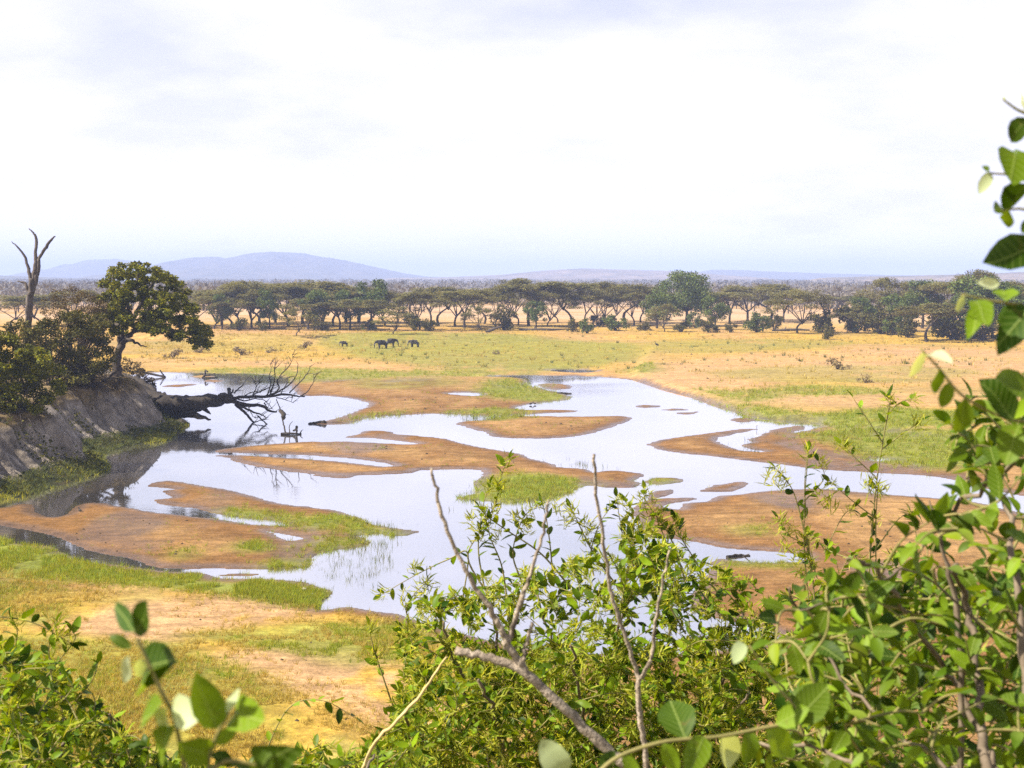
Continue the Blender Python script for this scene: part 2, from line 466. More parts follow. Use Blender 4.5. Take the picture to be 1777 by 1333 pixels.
# water: shallow, silty, mirror-like under the bright sky
m, n, l, b = new_mat('river_water')
tc = n.new('ShaderNodeTexCoord')
mp = n.new('ShaderNodeMapping'); mp.inputs['Scale'].default_value = (0.5, 1.3, 1)
l.new(tc.outputs['Object'], mp.inputs[0])
q = n.new('ShaderNodeTexNoise'); q.inputs['Scale'].default_value = 1.6; q.inputs['Detail'].default_value = 4
l.new(mp.outputs[0], q.inputs['Vector'])
q2 = n.new('ShaderNodeTexNoise'); q2.inputs['Scale'].default_value = 0.035; q2.inputs['Detail'].default_value = 3
l.new(tc.outputs['Object'], q2.inputs['Vector'])
r = n.new('ShaderNodeMapRange'); r.inputs['From Min'].default_value = 0.45; r.inputs['From Max'].default_value = 0.7
r.inputs['To Min'].default_value = 0.005; r.inputs['To Max'].default_value = 0.11
l.new(q2.outputs['Fac'], r.inputs['Value'])
bp = n.new('ShaderNodeBump'); bp.inputs['Distance'].default_value = 0.12
l.new(r.outputs[0], bp.inputs['Strength']); l.new(q.outputs['Fac'], bp.inputs['Height'])
b.inputs['Base Color'].default_value = (0.10, 0.085, 0.065, 1)
b.inputs['Roughness'].default_value = 0.35
l.new(bp.outputs[0], b.inputs['Normal'])
gl = n.new('ShaderNodeBsdfGlossy'); gl.inputs['Roughness'].default_value = 0.02
gl.inputs['Color'].default_value = (0.97, 0.97, 0.99, 1)
l.new(bp.outputs[0], gl.inputs['Normal'])
fr = n.new('ShaderNodeFresnel'); fr.inputs['IOR'].default_value = 3.4
l.new(bp.outputs[0], fr.inputs['Normal'])
mr = n.new('ShaderNodeMapRange'); mr.inputs['To Min'].default_value = 0.62; mr.inputs['To Max'].default_value = 1.0
l.new(fr.outputs[0], mr.inputs['Value'])
ms = n.new('ShaderNodeMixShader')
l.new(mr.outputs[0], ms.inputs[0]); l.new(b.outputs[0], ms.inputs[1]); l.new(gl.outputs[0], ms.inputs[2])
l.new(ms.outputs[0], n['Material Output'].inputs['Surface'])
M['water'] = m

M['hill'] = mat_noise('wooded_hill', (0.055, 0.060, 0.035), (0.13, 0.11, 0.075), 0.012, 0.95, 0.6, 0.05, bdist=12)
M['palehill'] = mat_noise('dry_hill', (0.085, 0.075, 0.05), (0.26, 0.19, 0.13), 0.006, 0.95, 0.5, 0.04, bdist=8)

# ------------------------------------------------------------------ shorelines traced on the water level
W_RIVER = [(200, 655), (243, 649), (285, 646), (330, 647), (380, 648), (430, 648), (470, 652), (503, 657), (500, 664), (506, 671), (513, 681), (528, 687),
    (560, 687), (600, 690), (625, 696), (641, 702), (622, 712), (596, 722), (570, 730), (541, 735), (560, 737), (605, 736), (622, 730), (644, 724), (700, 720), (760, 718),
    (810, 720), (862, 722), (903, 721.5), (930, 718), (960, 716.5), (992, 715), (1006, 713), (975, 711.5), (935, 711.5), (912, 711.5), (896, 709), (905, 704.5), (930, 700), (960, 697),
    (985, 694), (991, 689), (976, 683), (955, 678.5), (935, 673), (916, 668), (918, 661), (905, 656.5), (872, 654.5), (846, 653.5), (870, 651), (960, 651.5), (1000, 652), (1050, 655),
    (1090, 659), (1115, 664), (1133, 671), (1161, 680), (1184, 685), (1215, 694), (1238, 703), (1266, 711), (1289, 717), (1312, 725), (1342, 728), (1381, 729), (1414, 731),
    (1422, 740), (1401, 747), (1375, 751.5), (1399, 743), (1386, 739), (1342, 746), (1317, 757), (1298, 762), (1306, 768), (1286, 773), (1304, 780), (1329, 784), (1294, 783),
    (1263, 775), (1244, 763), (1268, 754.5), (1313, 745.5), (1300, 744), (1240, 750.5), (1184, 758), (1150, 763), (1126, 771), (1138, 779), (1169, 785), (1228, 791), (1304, 800), (1355, 806),
    (1406, 813), (1495, 819), (1602, 825), (1660, 834), (1720, 850), (1860, 880), (1860, 912), (1717, 877), (1646, 868), (1608, 864), (1536, 858), (1424, 849), (1355, 851), (1279, 858), (1243, 862),
    (1230, 871), (1187, 874), (1176, 885), (1150, 880), (1161, 874.5), (1212, 866.5), (1197, 864.5), (1143, 866), (1113, 871), (1100, 884), (1106, 906), (1125, 930), (1176, 936), (1222, 943),
    (1260, 951), (1330, 957), (1384, 962), (1396, 969), (1382, 975), (1294, 976), (1240, 970), (1228, 998), (1196, 1040), (1216, 1065), (1280, 1080), (1340, 1096), (1335, 1118), (1150, 1136),
    (950, 1130), (800, 1100), (716, 1076), (695, 1067), (657, 1062), (606, 1054), (560, 1058), (556, 1047), (571, 1037), (578, 1027), (560, 1021), (530, 1012), (496, 1007.5), (433, 1005), (387, 1005),
    (351, 995), (300, 992.5), (262, 988.5), (236, 985), (190, 979), (149, 975), (102, 957), (87, 949), (33, 943), (0, 932), (-110, 922), (-200, 915), (-260, 880), (-100, 850), (0, 838), (100, 800), (140, 760), (170, 700)]
L_A = [(-170, 893), (-60, 886), (0, 882), (23, 877), (56, 876), (64, 890), (87, 898), (110, 894), (133, 878), (153, 873), (179, 874), (209, 879), (255, 888), (306, 894), (383, 902), (434, 910), (503, 913.5),
    (488, 908), (465, 903), (401, 897), (350, 887), (325, 881), (276, 875), (270, 867), (297, 865), (282, 853), (302, 850), (277, 846), (256, 843), (288, 835), (332, 840), (408, 853), (450, 865), (483, 874), (529, 880),
    (587, 887), (605, 894), (628, 901), (646, 909), (682, 917), (725, 922), (707, 929), (679, 930), (656, 926), (620, 930), (643, 938), (625, 949), (580, 955), (545, 965), (537, 983), (512, 987), (450, 988), (407, 986.5),
    (361, 987), (300, 986.5), (258, 982), (236, 972), (149, 954), (115, 938), (94, 929), (64, 923), (0, 912), (-60, 907), (-160, 902)]
L_B = [(371, 783), (401, 778), (444, 773), (503, 769), (554, 766), (590, 760), (601, 758), (625, 753), (633, 748), (676, 749), (692, 754), (733, 757), (783, 764), (821, 774), (872, 783), (903, 788), (923, 796), (964, 807),
    (972, 811), (1018, 815), (1030, 820), (1064, 817), (1107, 821), (1120, 826), (1102, 833), (1112, 841), (1100, 846), (1050, 846), (1020, 843), (985, 855), (959, 866), (903, 871), (878, 872), (796, 866), (824, 855), (820, 838),
    (836, 827), (828, 815), (750, 815.5), (728, 816), (717, 821), (656, 823.5), (605, 825.5), (559, 824.5), (478, 815), (434, 807), (406, 801), (400, 795), (372, 791)]
W_B1 = [(350, 784), (437, 786.8), (529, 790), (580, 793.5), (631, 798.5), (686, 808.5), (656, 809.5), (605, 803.5), (529, 797), (437, 791.5), (350, 789)]
W_B2 = [(548, 760), (620, 759.5), (666, 762), (729, 771), (656, 769.5), (605, 767), (548, 767)]
L_C = [(792, 737), (801, 732), (847, 729), (862, 724), (905, 722.5), (967, 723), (1038, 723), (1077, 722), (1098, 726), (1089, 732), (1051, 745), (1018, 754), (967, 760), (929, 761), (862, 759), (839, 750)]
W_C = [(905, 719), (960, 718.5), (1040, 718), (1040, 721.5), (905, 722)]
ISLES = [
    [(1098, 705), (1120, 703), (1152, 705), (1120, 708)], [(1146, 711.5), (1175, 709.5), (1198, 711), (1170, 713)], [(1168, 717), (1190, 716), (1215, 714), (1195, 719.5)],
    [(1265, 729), (1283, 724.5), (1313, 728), (1298, 732.5), (1276, 732)], [(1214, 852), (1243, 842), (1268, 838), (1289, 836.5), (1297, 841), (1279, 851), (1243, 853.5)],
    [(1121, 838), (1130, 830), (1175, 830), (1190, 836), (1150, 841)], [(1126, 858), (1145, 852), (1166, 850), (1163, 859), (1127, 867)],
    [(932, 668), (955, 666), (985, 668), (992, 674), (955, 676)], [(376, 998), (410, 995), (452, 996), (430, 999)], [(282, 671), (300, 668), (346, 666.5), (320, 671)],
    [(328, 654), (352, 651.5), (376, 653), (350, 656)], [(344, 661), (372, 659.5), (398, 661), (370, 663)], [(540, 825), (560, 823), (615, 826), (590, 830)]]
PONDS = [[(466, 922), (490, 927), (528, 934), (500, 939)], [(775, 683.5), (801, 681), (842, 684), (822, 687.5)], [(952, 643), (985, 641), (1040, 644), (1000, 647)],
         [(1506, 797), (1530, 794), (1550, 799), (1525, 801)]]

def prep(px, n=3, wob=0.0, seed=0):
    g = Gs(px)
    c = catmull(g, n, True)
    return c

CSG = [('w', prep(W_RIVER)), ('l', prep(L_A)), ('l', prep(L_B)), ('w', prep(W_B1)), ('w', prep(W_B2)), ('l', prep(L_C)), ('w', prep(W_C))] + \
      [('l', prep(i)) for i in ISLES] + [('w', prep(i)) for i in PONDS]

def poly_sdf(pts, poly, clamp=14.0):
    "signed distance, negative inside, clamped"
    out = np.full(len(pts), clamp)
    lo, hi = poly.min(0) - clamp, poly.max(0) + clamp
    idx = np.nonzero(((pts >= lo) & (pts <= hi)).all(1))[0]
    a = poly; b_ = np.roll(poly, -1, 0); e = b_ - a
    ee = (e * e).sum(1) + 1e-12
    for s in range(0, len(idx), 6000):
        ii = idx[s:s + 6000]
        p = pts[ii]
        wx = p[:, 0:1] - a[None, :, 0]; wy = p[:, 1:2] - a[None, :, 1]
        t = np.clip((wx * e[:, 0] + wy * e[:, 1]) / ee, 0, 1)
        dx = wx - t * e[:, 0]; dy = wy - t * e[:, 1]
        d = np.sqrt((dx * dx + dy * dy).min(1))
        c1 = (a[None, :, 1] <= p[:, 1:2]) != (b_[None, :, 1] <= p[:, 1:2])
        xi = a[:, 0] + (p[:, 1:2] - a[:, 1]) / np.where(e[:, 1] == 0, 1e-9, e[:, 1]) * e[:, 0]
        ins = (c1 & (xi > p[:, 0:1])).sum(1) % 2 == 1
        out[ii] = np.minimum(np.where(ins, -d, d), clamp)
    return out

def shore(x, y):
    "distance to the shoreline in metres, positive on land"
    p = np.stack([x, y], 1)
    d = np.full(len(p), 14.0)
    sel = (y > 50) & (y < 330)
    q = p[sel]
    # little wobbles along the shore
    q = q + 0.10 * (q[:, 1:2] / 60) * np.stack([fbm(q[:, 0] * 2.6, q[:, 1] * 2.0, 13, 3) - 0.5, fbm(q[:, 0] * 2.6, q[:, 1] * 1.3, 17, 3) - 0.5], 1)
    q = q + 0.34 * np.stack([fbm(q[:, 0] * 0.8, q[:, 1] * 0.8, 3) - 0.5, fbm(q[:, 0] * 0.8, q[:, 1] * 0.35, 7) - 0.5], 1) * (q[:, 1:2] / 60)
    dd = np.full(len(q), 14.0)
    for k, poly in CSG:
        s = poly_sdf(q, poly)
        dd = np.minimum(dd, s) if k == 'w' else np.maximum(dd, -s)
    d[sel] = dd
    return d

RIGHT_BANK = Gs([(1090, 655), (1140, 672), (1190, 686), (1240, 704), (1300, 722), (1345, 729), (1390, 731), (1470, 742), (1600, 760), (1900, 790), (2300, 700), (2000, 600), (1120, 612)])

def height(x, y, s=None):
    x = np.asarray(x, float); y = np.asarray(y, float)
    if s is None: s = shore(x, y)
    land = 0.03 + 0.20 * (1 - np.exp(-np.maximum(s, 0) / 1.6)) + 0.16 * sstep(1.5, 10, s) * (0.4 + 1.2 * fbm(x * 0.07, y * 0.05, 21))
    land = land + 0.10 * (fbm(x * 0.5, y * 0.3, 5) - 0.5) * sstep(0.3, 2.5, s)
    wet = -0.05 - 0.35 * (1 - np.exp(np.minimum(s, 0) / 2.0))
    h = np.where(s > 0, land, wet) + 0.0
    # right-hand cut bank
    rb = poly_sdf(np.stack([x, y], 1), RIGHT_BANK, 30.0)
    cut = sstep(0.6, -2.2 , rb + 1.2 * (fbm(x * 0.35, y * 0.2, 31) - 0.5)) * sstep(30, 260, y)
    h = h + cut * np.where(s > 0, 0.55 + 0.25 * fbm(x * 0.1, y * 0.08, 33), 0)
    # far plain
    h = h + np.where(s > 3, sstep(290, 380, y) * 0.6 + 0.25 * (fbm(x * 0.03, y * 0.02, 41) - 0.5) * sstep(250, 330, y), 0)
    edge = 418 + 14 * (fbm(x * 0.02, x * 0.0 + 3.0, 44) - 0.5) - 26 * sstep(-110, -60, x) + 20 * np.sin(x * 0.02)
    h = h + sstep(0, 7, y - edge) * (1.7 - 0.9 * sstep(-40, 40, x)) + sstep(500, 3500, y) * 5.0
    # near bank and the bluff the camera stands on
    nb = sstep(76, 52, y)
    h = h + nb * (0.9 + 0.35 * (fbm(x * 0.25, y * 0.2, 51) - 0.5)) * sstep(0.5, 5, s)
    bl = 16.3 - 0.5 * y + 0.5 * (fbm(x * 0.4, y * 0.4, 61) - 0.5)
    h = np.where(y < 40, np.maximum(h, np.minimum(bl, 16.3)), h)
    return h

def ground_at(u, v, z0=0.4):
    "ground point seen at a pixel"
    z = z0
    for _ in range(7):
        p = G(u, v, z)
        z = 0.5 * z + 0.5 * float(height(np.array([p[0]]), np.array([p[1]]))[0])
    p = G(u, v, z)
    return np.array([p[0], p[1], float(height(np.array([p[0]]), np.array([p[1]]))[0])])

# ------------------------------------------------------------------ the ground sheet
ys_near = np.linspace(-25, 44, 46)
vrow = np.concatenate([np.arange(1490, 560, -1.7), np.linspace(560, 487.6, 120)])
ys_far = np.array([G(CU, v)[1] for v in vrow])
ys = np.concatenate([ys_near[ys_near < ys_far[0] - 0.5], ys_far, [11500.0, 13500.0]])
an_in = np.linspace(-0.40, 0.40, 440)
an_out = 0.40 + np.cumsum(np.linspace(0.006, 0.09, 22))
an = np.concatenate([-an_out[::-1], an_in, an_out])
YY, AA = np.meshgrid(ys, an, indexing='ij')
XX = AA * np.maximum(YY, 0) + np.sign(AA) * np.abs(AA) ** 1.0 * 22 * np.exp(-np.maximum(YY, 0) / 60)
x, y = XX.ravel(), YY.ravel()
S = shore(x, y)
Z = height(x, y, S)

GREEN_EXTRA = [([(1100, 600), (1300, 592), (1500, 600), (1400, 614), (1150, 620)], 0.5), ([(240, 598), (420, 594), (560, 600), (480, 612), (240, 614)], 0.35), ([(1250, 650), (1500, 640), (1700, 650), (1600, 670), (1300, 670)], 0.45), ([(600, 655), (760, 652), (800, 668), (640, 676)], 0.45)]
GREEN = [([(360, 641), (500, 638), (700, 643), (850, 644), (860, 652), (700, 655), (520, 664), (480, 652), (360, 648)], 0.75), ([(560, 594), (800, 590), (1100, 600), (1120, 622), (1000, 640), (900, 650), (800, 648), (700, 632), (600, 615)], 0.7),
    ([(880, 655), (920, 662), (960, 680), (988, 690), (940, 695), (850, 690), (835, 670)], 0.85), ([(760, 714), (860, 708), (915, 712), (908, 724), (850, 728), (800, 722)], 0.85),
    ([(1190, 686), (1240, 700), (1330, 712), (1420, 724), (1560, 716), (1700, 722), (1700, 742), (1500, 752), (1400, 734), (1290, 722), (1215, 698)], 0.9), ([(1375, 752), (1480, 748), (1700, 756), (1700, 812), (1560, 808), (1500, 795), (1440, 770)], 0.85),
    ([(1200, 680), (1300, 684), (1400, 672), (1540, 684), (1530, 692), (1400, 694), (1290, 704)], 0.7), ([(370, 888), (400, 880), (470, 886), (540, 893), (600, 890), (650, 908), (730, 922), (640, 927), (570, 918), (480, 908), (400, 897)], 0.95),
    ([(560, 928), (645, 934), (620, 950), (540, 956), (500, 950), (520, 940)], 0.7), ([(412, 950), (430, 938), (460, 942), (452, 956)], 0.9), ([(420, 986), (480, 968), (545, 962), (540, 986)], 0.8), ([(296, 955), (330, 950), (330, 966), (298, 966)], 0.6),
    ([(800, 850), (880, 820), (1000, 830), (1030, 845), (960, 868), (880, 874), (796, 869)], 0.95), ([(1115, 834), (1150, 826), (1190, 834), (1150, 842)], 0.95), ([(1240, 975), (1330, 958), (1400, 968), (1370, 985)], 0.7), ([(1270, 915), (1340, 912), (1340, 925), (1290, 925)], 0.6),
    ([(330, 992), (380, 1002), (560, 1018), (585, 1030), (556, 1048), (440, 1036), (300, 1020), (120, 1010), (0, 1000), (-60, 935), (0, 930), (90, 948), (180, 978), (260, 990)], 0.95),
    ([(300, 1115), (500, 1088), (720, 1076), (780, 1190), (640, 1186), (430, 1140)], 0.62), ([(-60, 1120), (300, 1130), (420, 1190), (500, 1333), (-60, 1333)], 0.62), ([(-60, 1010), (100, 1020), (120, 1080), (-60, 1090)], 0.55),
    ([(1100, 642), (1130, 636), (1140, 648), (1110, 652)], 0.9), ([(600, 735), (630, 726), (700, 718), (690, 712), (610, 722)], 0.4)]
SAND = [[(90, 1092), (250, 1048), (420, 1036), (530, 1058), (430, 1092), (260, 1132), (130, 1116)], [(340, 1160), (500, 1140), (700, 1176), (760, 1300), (600, 1285), (480, 1215)],
        [(1105, 655), (1180, 630), (1500, 615), (1777, 620), (1777, 660), (1400, 660), (1250, 690), (1180, 682)], [(1230, 700), (1330, 690), (1700, 690), (1700, 712), (1450, 712)], [(1400, 728), (1640, 738), (1640, 752), (1420, 745)],
        [(240, 622), (500, 628), (640, 634), (640, 640), (450, 636), (240, 640)]]

def px_mask(px, soft, x=x, y=y, z=0.3):
    poly = catmull(Gs(px, z), 3, True)
    w = poly_sdf(np.stack([x, y], 1), poly, 12.0)
    scale = np.maximum(y / 90, 0.8) * soft
    return sstep(scale, -scale, w + scale * 1.3 * (fbm(x * 0.22, y * 0.12, 71) - 0.5))

C = lambda *a: np.array(a)[None, :]
MUD, SANDC, TAN, DRY, GRN, WETC = C(0.205, 0.104, 0.037), C(0.335, 0.198, 0.080), C(0.43, 0.250, 0.098), C(0.44, 0.272, 0.050), C(0.180, 0.205, 0.030), C(0.12, 0.068, 0.035)
def blend(a, b_, t): return a + (b_ - a) * t[:, None]
nA = fbm(x * 0.06, y * 0.03, 81); nB = fbm(x * 0.5, y * 0.25, 83); nC = fbm(x * 0.012, y * 0.02, 85)
col = blend(np.repeat(MUD, len(x), 0), np.repeat(SANDC, len(x), 0), 0.85 * sstep(0.8, 5.0, S + 5 * (nA - 0.5)) * sstep(0.3, 0.7, nA * 0.7 + 0.45 * nB))
plain = np.maximum(sstep(236, 262, y + 14 * (nA - 0.5)), poly_sdf(np.stack([x, y], 1), RIGHT_BANK, 30.0) < -0.5)
pc = blend(np.repeat(TAN, len(x), 0), np.repeat(DRY, len(x), 0), sstep(0.35, 0.65, 0.6 * nC + 0.4 * nA))
pc = blend(pc, np.repeat(C(0.30, 0.22, 0.085), len(x), 0), 0.55 * sstep(0.5, 0.7, fbm(x * 0.03, y * 0.06, 87)))
col = blend(col, pc, plain)
near = sstep(84, 74, y - 0.03 * x) * sstep(4, -5, x)
nc = blend(np.repeat(DRY, len(x), 0), np.repeat(C(0.36, 0.28, 0.07), len(x), 0), sstep(0.35, 0.65, nB))
col = blend(col, nc, near * sstep(1.0, 2.5, S))
for k_, pxs in enumerate(SAND): col = blend(col, np.repeat(C(0.44, 0.268, 0.135), len(x), 0), (0.95 if k_ < 2 else 0.6) * px_mask(pxs, 2.0) * sstep(0.2, 0.45, nB + 0.2 * nA))
GMASK = np.zeros(len(x))
for pxs, k in GREEN + GREEN_EXTRA: GMASK = np.maximum(GMASK, k * px_mask(pxs, 1.6))
GMASK *= sstep(0.2, 0.5, nB * 0.6 + nA * 0.5)
col = blend(col, np.repeat(GRN, len(x), 0), GMASK)
far = sstep(430, 620, y)
col = blend(col, np.repeat(C(0.50, 0.33, 0.19), len(x), 0), far * sstep(0.35, 0.5, nC))
col = blend(col, np.repeat(C(0.14, 0.12, 0.09), len(x), 0), sstep(720, 1300, y) * 0.85)
wetk = sstep(1.25, -0.1, S - 1.0 * nA) * (1 - 0.0 * plain)
wetk = np.maximum(wetk, 0.75 * sstep(0.54, 0.70, fbm(x * 0.13, y * 0.06, 91)) * (1 - plain) * (1 - near))
col = blend(col, np.repeat(WETC, len(x), 0), 0.75 * wetk * (1 - 0.6 * GMASK))
col = blend(col, np.repeat(C(0.12, 0.13, 0.035), len(x), 0), 0.7 * sstep(40, 30, y))
nr, ncol = YY.shape
ii = (np.arange(nr - 1)[:, None] * ncol + np.arange(ncol - 1)[None]).ravel()
faces = np.stack([ii, ii + 1, ii + ncol + 1, ii + ncol], 1)
gm = mesh_np('ground', np.stack([x, y, Z], 1), faces, smooth=True)
ca = gm.attributes.new('albedo', 'FLOAT_COLOR', 'POINT')
c4 = np.ones((len(x), 4), np.float32); c4[:, :3] = np.clip(col, 0.01, 0.8)
ca.data.foreach_set('color', c4.ravel())
wa = gm.attributes.new('wet', 'FLOAT', 'POINT')
wa.data.foreach_set('value', wetk.astype(np.float32))
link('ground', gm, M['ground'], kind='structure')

wx, wy0, wy1 = 260.0, 45.0, 330.0
wmesh = mesh_np('water', [(-wx, wy0, 0), (wx, wy0, 0), (wx, wy1, 0), (-wx, wy1, 0)], [(0, 1, 2, 3)])
link('water', wmesh, M['water'], kind='structure')

# ------------------------------------------------------------------ hills
def ridge(name, prof, D, front, back, mat, seed, rough=0.05):
    pu = np.array([p[0] for p in prof], float); pv = np.array([p[1] for p in prof], float)
    us = np.linspace(pu[0], pu[-1], 220)
    vv = np.interp(us, pu, pv)
    k = np.hanning(9); k /= k.sum()
    vv = np.convolve(np.pad(vv, 4, mode='edge'), k, 'valid')
    zc = (HOR - vv) / F * D + H
    X = (us - CU) / F * D
    ts = np.concatenate([np.linspace(-1, 0, 26), np.linspace(0, 1, 8)[1:]])
    rows = []
    for t in ts:
        yy = D + (t * front if t < 0 else t * back)
        prof_t = (1 - abs(t)) ** 1.25 if t < 0 else (1 - t) ** 1.2
        nz_ = fbm(us * 0.03 + 5 * t, np.full_like(us, t * 5 + seed), seed) - 0.5
        z = zc * prof_t * (1 + 1.1 * nz_ * min(1, abs(t) * 4) * (1 - abs(t))) + zc * rough * (fbm(us * 0.25, np.full_like(us, t * 30.0), seed + 4) - 0.5)
        taper = sstep(0, 0.06, (us - us[0]) / (us[-1] - us[0])) * sstep(1, 0.94, (us - us[0]) / (us[-1] - us[0]))
        rows.append(np.stack([X, np.full_like(X, yy), np.maximum(z * (0.15 + 0.85 * taper), 0) - 2 * (1 - prof_t)], 1))
    V = np.concatenate(rows); nn = len(us)
    i = (np.arange(len(ts) - 1)[:, None] * nn + np.arange(nn - 1)[None]).ravel()
    me = mesh_np(name, V, np.stack([i, i + 1, i + nn + 1, i + nn], 1), smooth=True)
    return link(name, me, mat, kind='structure')

ridge('hill', [(60, 478), (120, 462), (150, 452), (205, 449), (260, 458), (330, 475)], 9200, 2000, 900, M['hill'], 3)
ridge('hill', [(200, 482), (265, 468), (300, 455), (335, 447), (375, 446), (398, 449), (425, 442), (470, 437), (520, 439), (560, 446), (600, 452), (650, 463), (700, 474), (740, 480), (800, 482), (900, 483)], 7000, 2200, 1500, M['hill'], 11)
ridge('hill', [(640, 483), (780, 481), (870, 477), (940, 470), (1010, 466), (1080, 468), (1150, 470), (1200, 472), (1260, 478), (1340, 482)], 5200, 1500, 900, M['palehill'], 19)
ridge('hill', [(1130, 481), (1200, 474), (1235, 468), (1290, 469), (1350, 472), (1450, 475), (1560, 478), (1700, 480), (1900, 478), (2100, 482)], 7600, 1500, 1200, M['hill'], 27)
ridge('hill', [(1380, 484), (1500, 480), (1600, 478), (1680, 476), (1777, 472), (1900, 470), (2100, 475)], 3300, 900, 700, M['palehill'], 35)
ridge('hill', [(-260, 482), (-120, 476), (0, 478), (80, 481), (180, 484)], 4600, 1200, 900, M['hill'], 43)

# ------------------------------------------------------------------ eroded left bank
foot_px = [(-330, 955), (-200, 925), (-100, 895), (0, 868), (44, 861), (95, 845), (142, 831), (186, 815), (176, 797), (190, 783), (236, 771), (287, 764), (322, 739), (303, 723), (268, 704), (250, 686), (238, 668), (228, 652), (190, 640), (100, 632)]
foot = catmull(Gs(foot_px), 24)
seg = np.r_[0, np.cumsum(np.linalg.norm(np.diff(foot, axis=0), axis=1))]
sm = np.arange(0, seg[-1], 0.25)
foot = np.stack([np.interp(sm, seg, foot[:, 0]), np.interp(sm, seg, foot[:, 1])], 1)
def smooth1(a, w):
    k = np.hanning(w + 2)[1:-1]; k /= k.sum()
    return np.stack([np.convolve(np.pad(a[:, j], w // 2, mode='edge'), k, 'valid') for j in range(a.shape[1])], 1)
fsm = smooth1(foot, 97)
tg = np.gradient(fsm, axis=0); tg /= np.linalg.norm(tg, axis=1)[:, None]
nrm = np.stack([-tg[:, 1], tg[:, 0]], 1)
nrm = smooth1(nrm, 97); nrm /= np.linalg.norm(nrm, axis=1)[:, None]
NS = len(foot)
dist_y = foot[:, 1]
crest = np.interp(dist_y, [90, 112, 128, 140, 150, 165, 178, 190, 205, 225, 260, 320], [5.0, 5.2, 5.8, 6.0, 5.9, 6.6, 6.4, 5.2, 3.6, 2.4, 1.6, 1.2])
offs = np.concatenate([np.linspace(-1.5, 0, 4), np.linspace(0, 2.6, 12)[1:], np.linspace(2.6, 7.4, 40)[1:], np.linspace(7.4, 11, 10)[1:], [13, 18, 26, 40, 60, 90]])
rows = []
hh = np.interp(offs, [-1.5, 0, 1.0, 2.6, 3.6, 5.0, 6.2, 7.2, 8.6, 10.5, 90], [-0.4, 0.02, 0.3, 1.0, 1.7, 3.3, 5.3, 6.05, 6.3, 6.4, 7.0]) / 6.4
gul = (fbm(sm * 0.22, sm * 0 + 1.0, 101) - 0.5) * 3.2 + (fbm(sm * 0.9, sm * 0 + 4.0, 103) - 0.5) * 2.2
bk = []
for k, o in enumerate(offs):
    face = math.exp(-((o - 5.0) / 2.4) ** 2)
    oo = o + gul * face * 1.55 + 0.55 * (fbm(sm * 1.2, np.full(NS, o * 1.6), 107) - 0.5) * face * 1.5 + (2.2 * (fbm(sm * 0.42, np.full(NS, o * 0.12), 109, 2) - 0.5) + 1.1 * (fbm(sm * 0.95, np.full(NS, o * 0.35), 113, 2) - 0.5)) * face
    z = hh[k] * crest + (0.5 * (fbm(sm * 0.25, np.full(NS, o * 0.25), 111) - 0.5) * sstep(0.5, 4, np.array([o]))[0])
    p = foot + (fsm - foot) * sstep(6, 14, np.array([o]))[0] + nrm * oo[:, None]
    bk.append(np.column_stack([p, z]))
bk = np.array(bk)
V = bk.reshape(-1, 3)
i = (np.arange(len(offs) - 1)[:, None] * NS + np.arange(NS - 1)[None]).ravel()
bmesh_ = mesh_np('river_bank', V, np.stack([i, i + 1, i + NS + 1, i + NS], 1), smooth=True)
# clay face, grassy apron and dry top by height and noise
oo = np.repeat(offs, NS); ss = np.tile(sm, len(offs))
nn_ = fbm(ss * 0.5, oo * 0.8, 121)
clay = blend(np.repeat(C(0.33, 0.275, 0.22), len(V), 0), np.repeat(C(0.47, 0.40, 0.33), len(V), 0), sstep(0.3, 0.7, fbm(ss * 1.4, oo * 0.5, 123)))
apron = blend(np.repeat(C(0.055, 0.060, 0.022), len(V), 0), np.repeat(C(0.12, 0.095, 0.05), len(V), 0), sstep(0.4, 0.7, nn_))
top = blend(np.repeat(C(0.22, 0.15, 0.08), len(V), 0), np.repeat(C(0.34, 0.25, 0.12), len(V), 0), nn_)
bc = blend(apron, clay, sstep(2.0, 3.1, oo + 2.2 * (nn_ - 0.5)))
bc = blend(bc, top, sstep(5.6, 6.6, oo + 1.5 * (nn_ - 0.5)))
ca = bmesh_.attributes.new('albedo', 'FLOAT_COLOR', 'POINT')
c4 = np.ones((len(V), 4), np.float32); c4[:, :3] = bc
ca.data.foreach_set('color', c4.ravel())
bmesh_.attributes.new('wet', 'FLOAT', 'POINT')
link('river_bank', bmesh_, M['clay'], kind='structure')
def bank_pt(yd, off):
    "point of the bank surface near distance yd, off metres in from the foot"
    k = int(np.argmin(np.abs(dist_y - yd)))
    col_ = bk[:, k]
    return np.array([np.interp(off, offs, col_[:, j]) for j in range(3)])
def bank_z(x_, y_):
    d2 = (V[:, 0] - x_) ** 2 + (V[:, 1] - y_) ** 2
    return float(V[np.argmin(d2), 2])


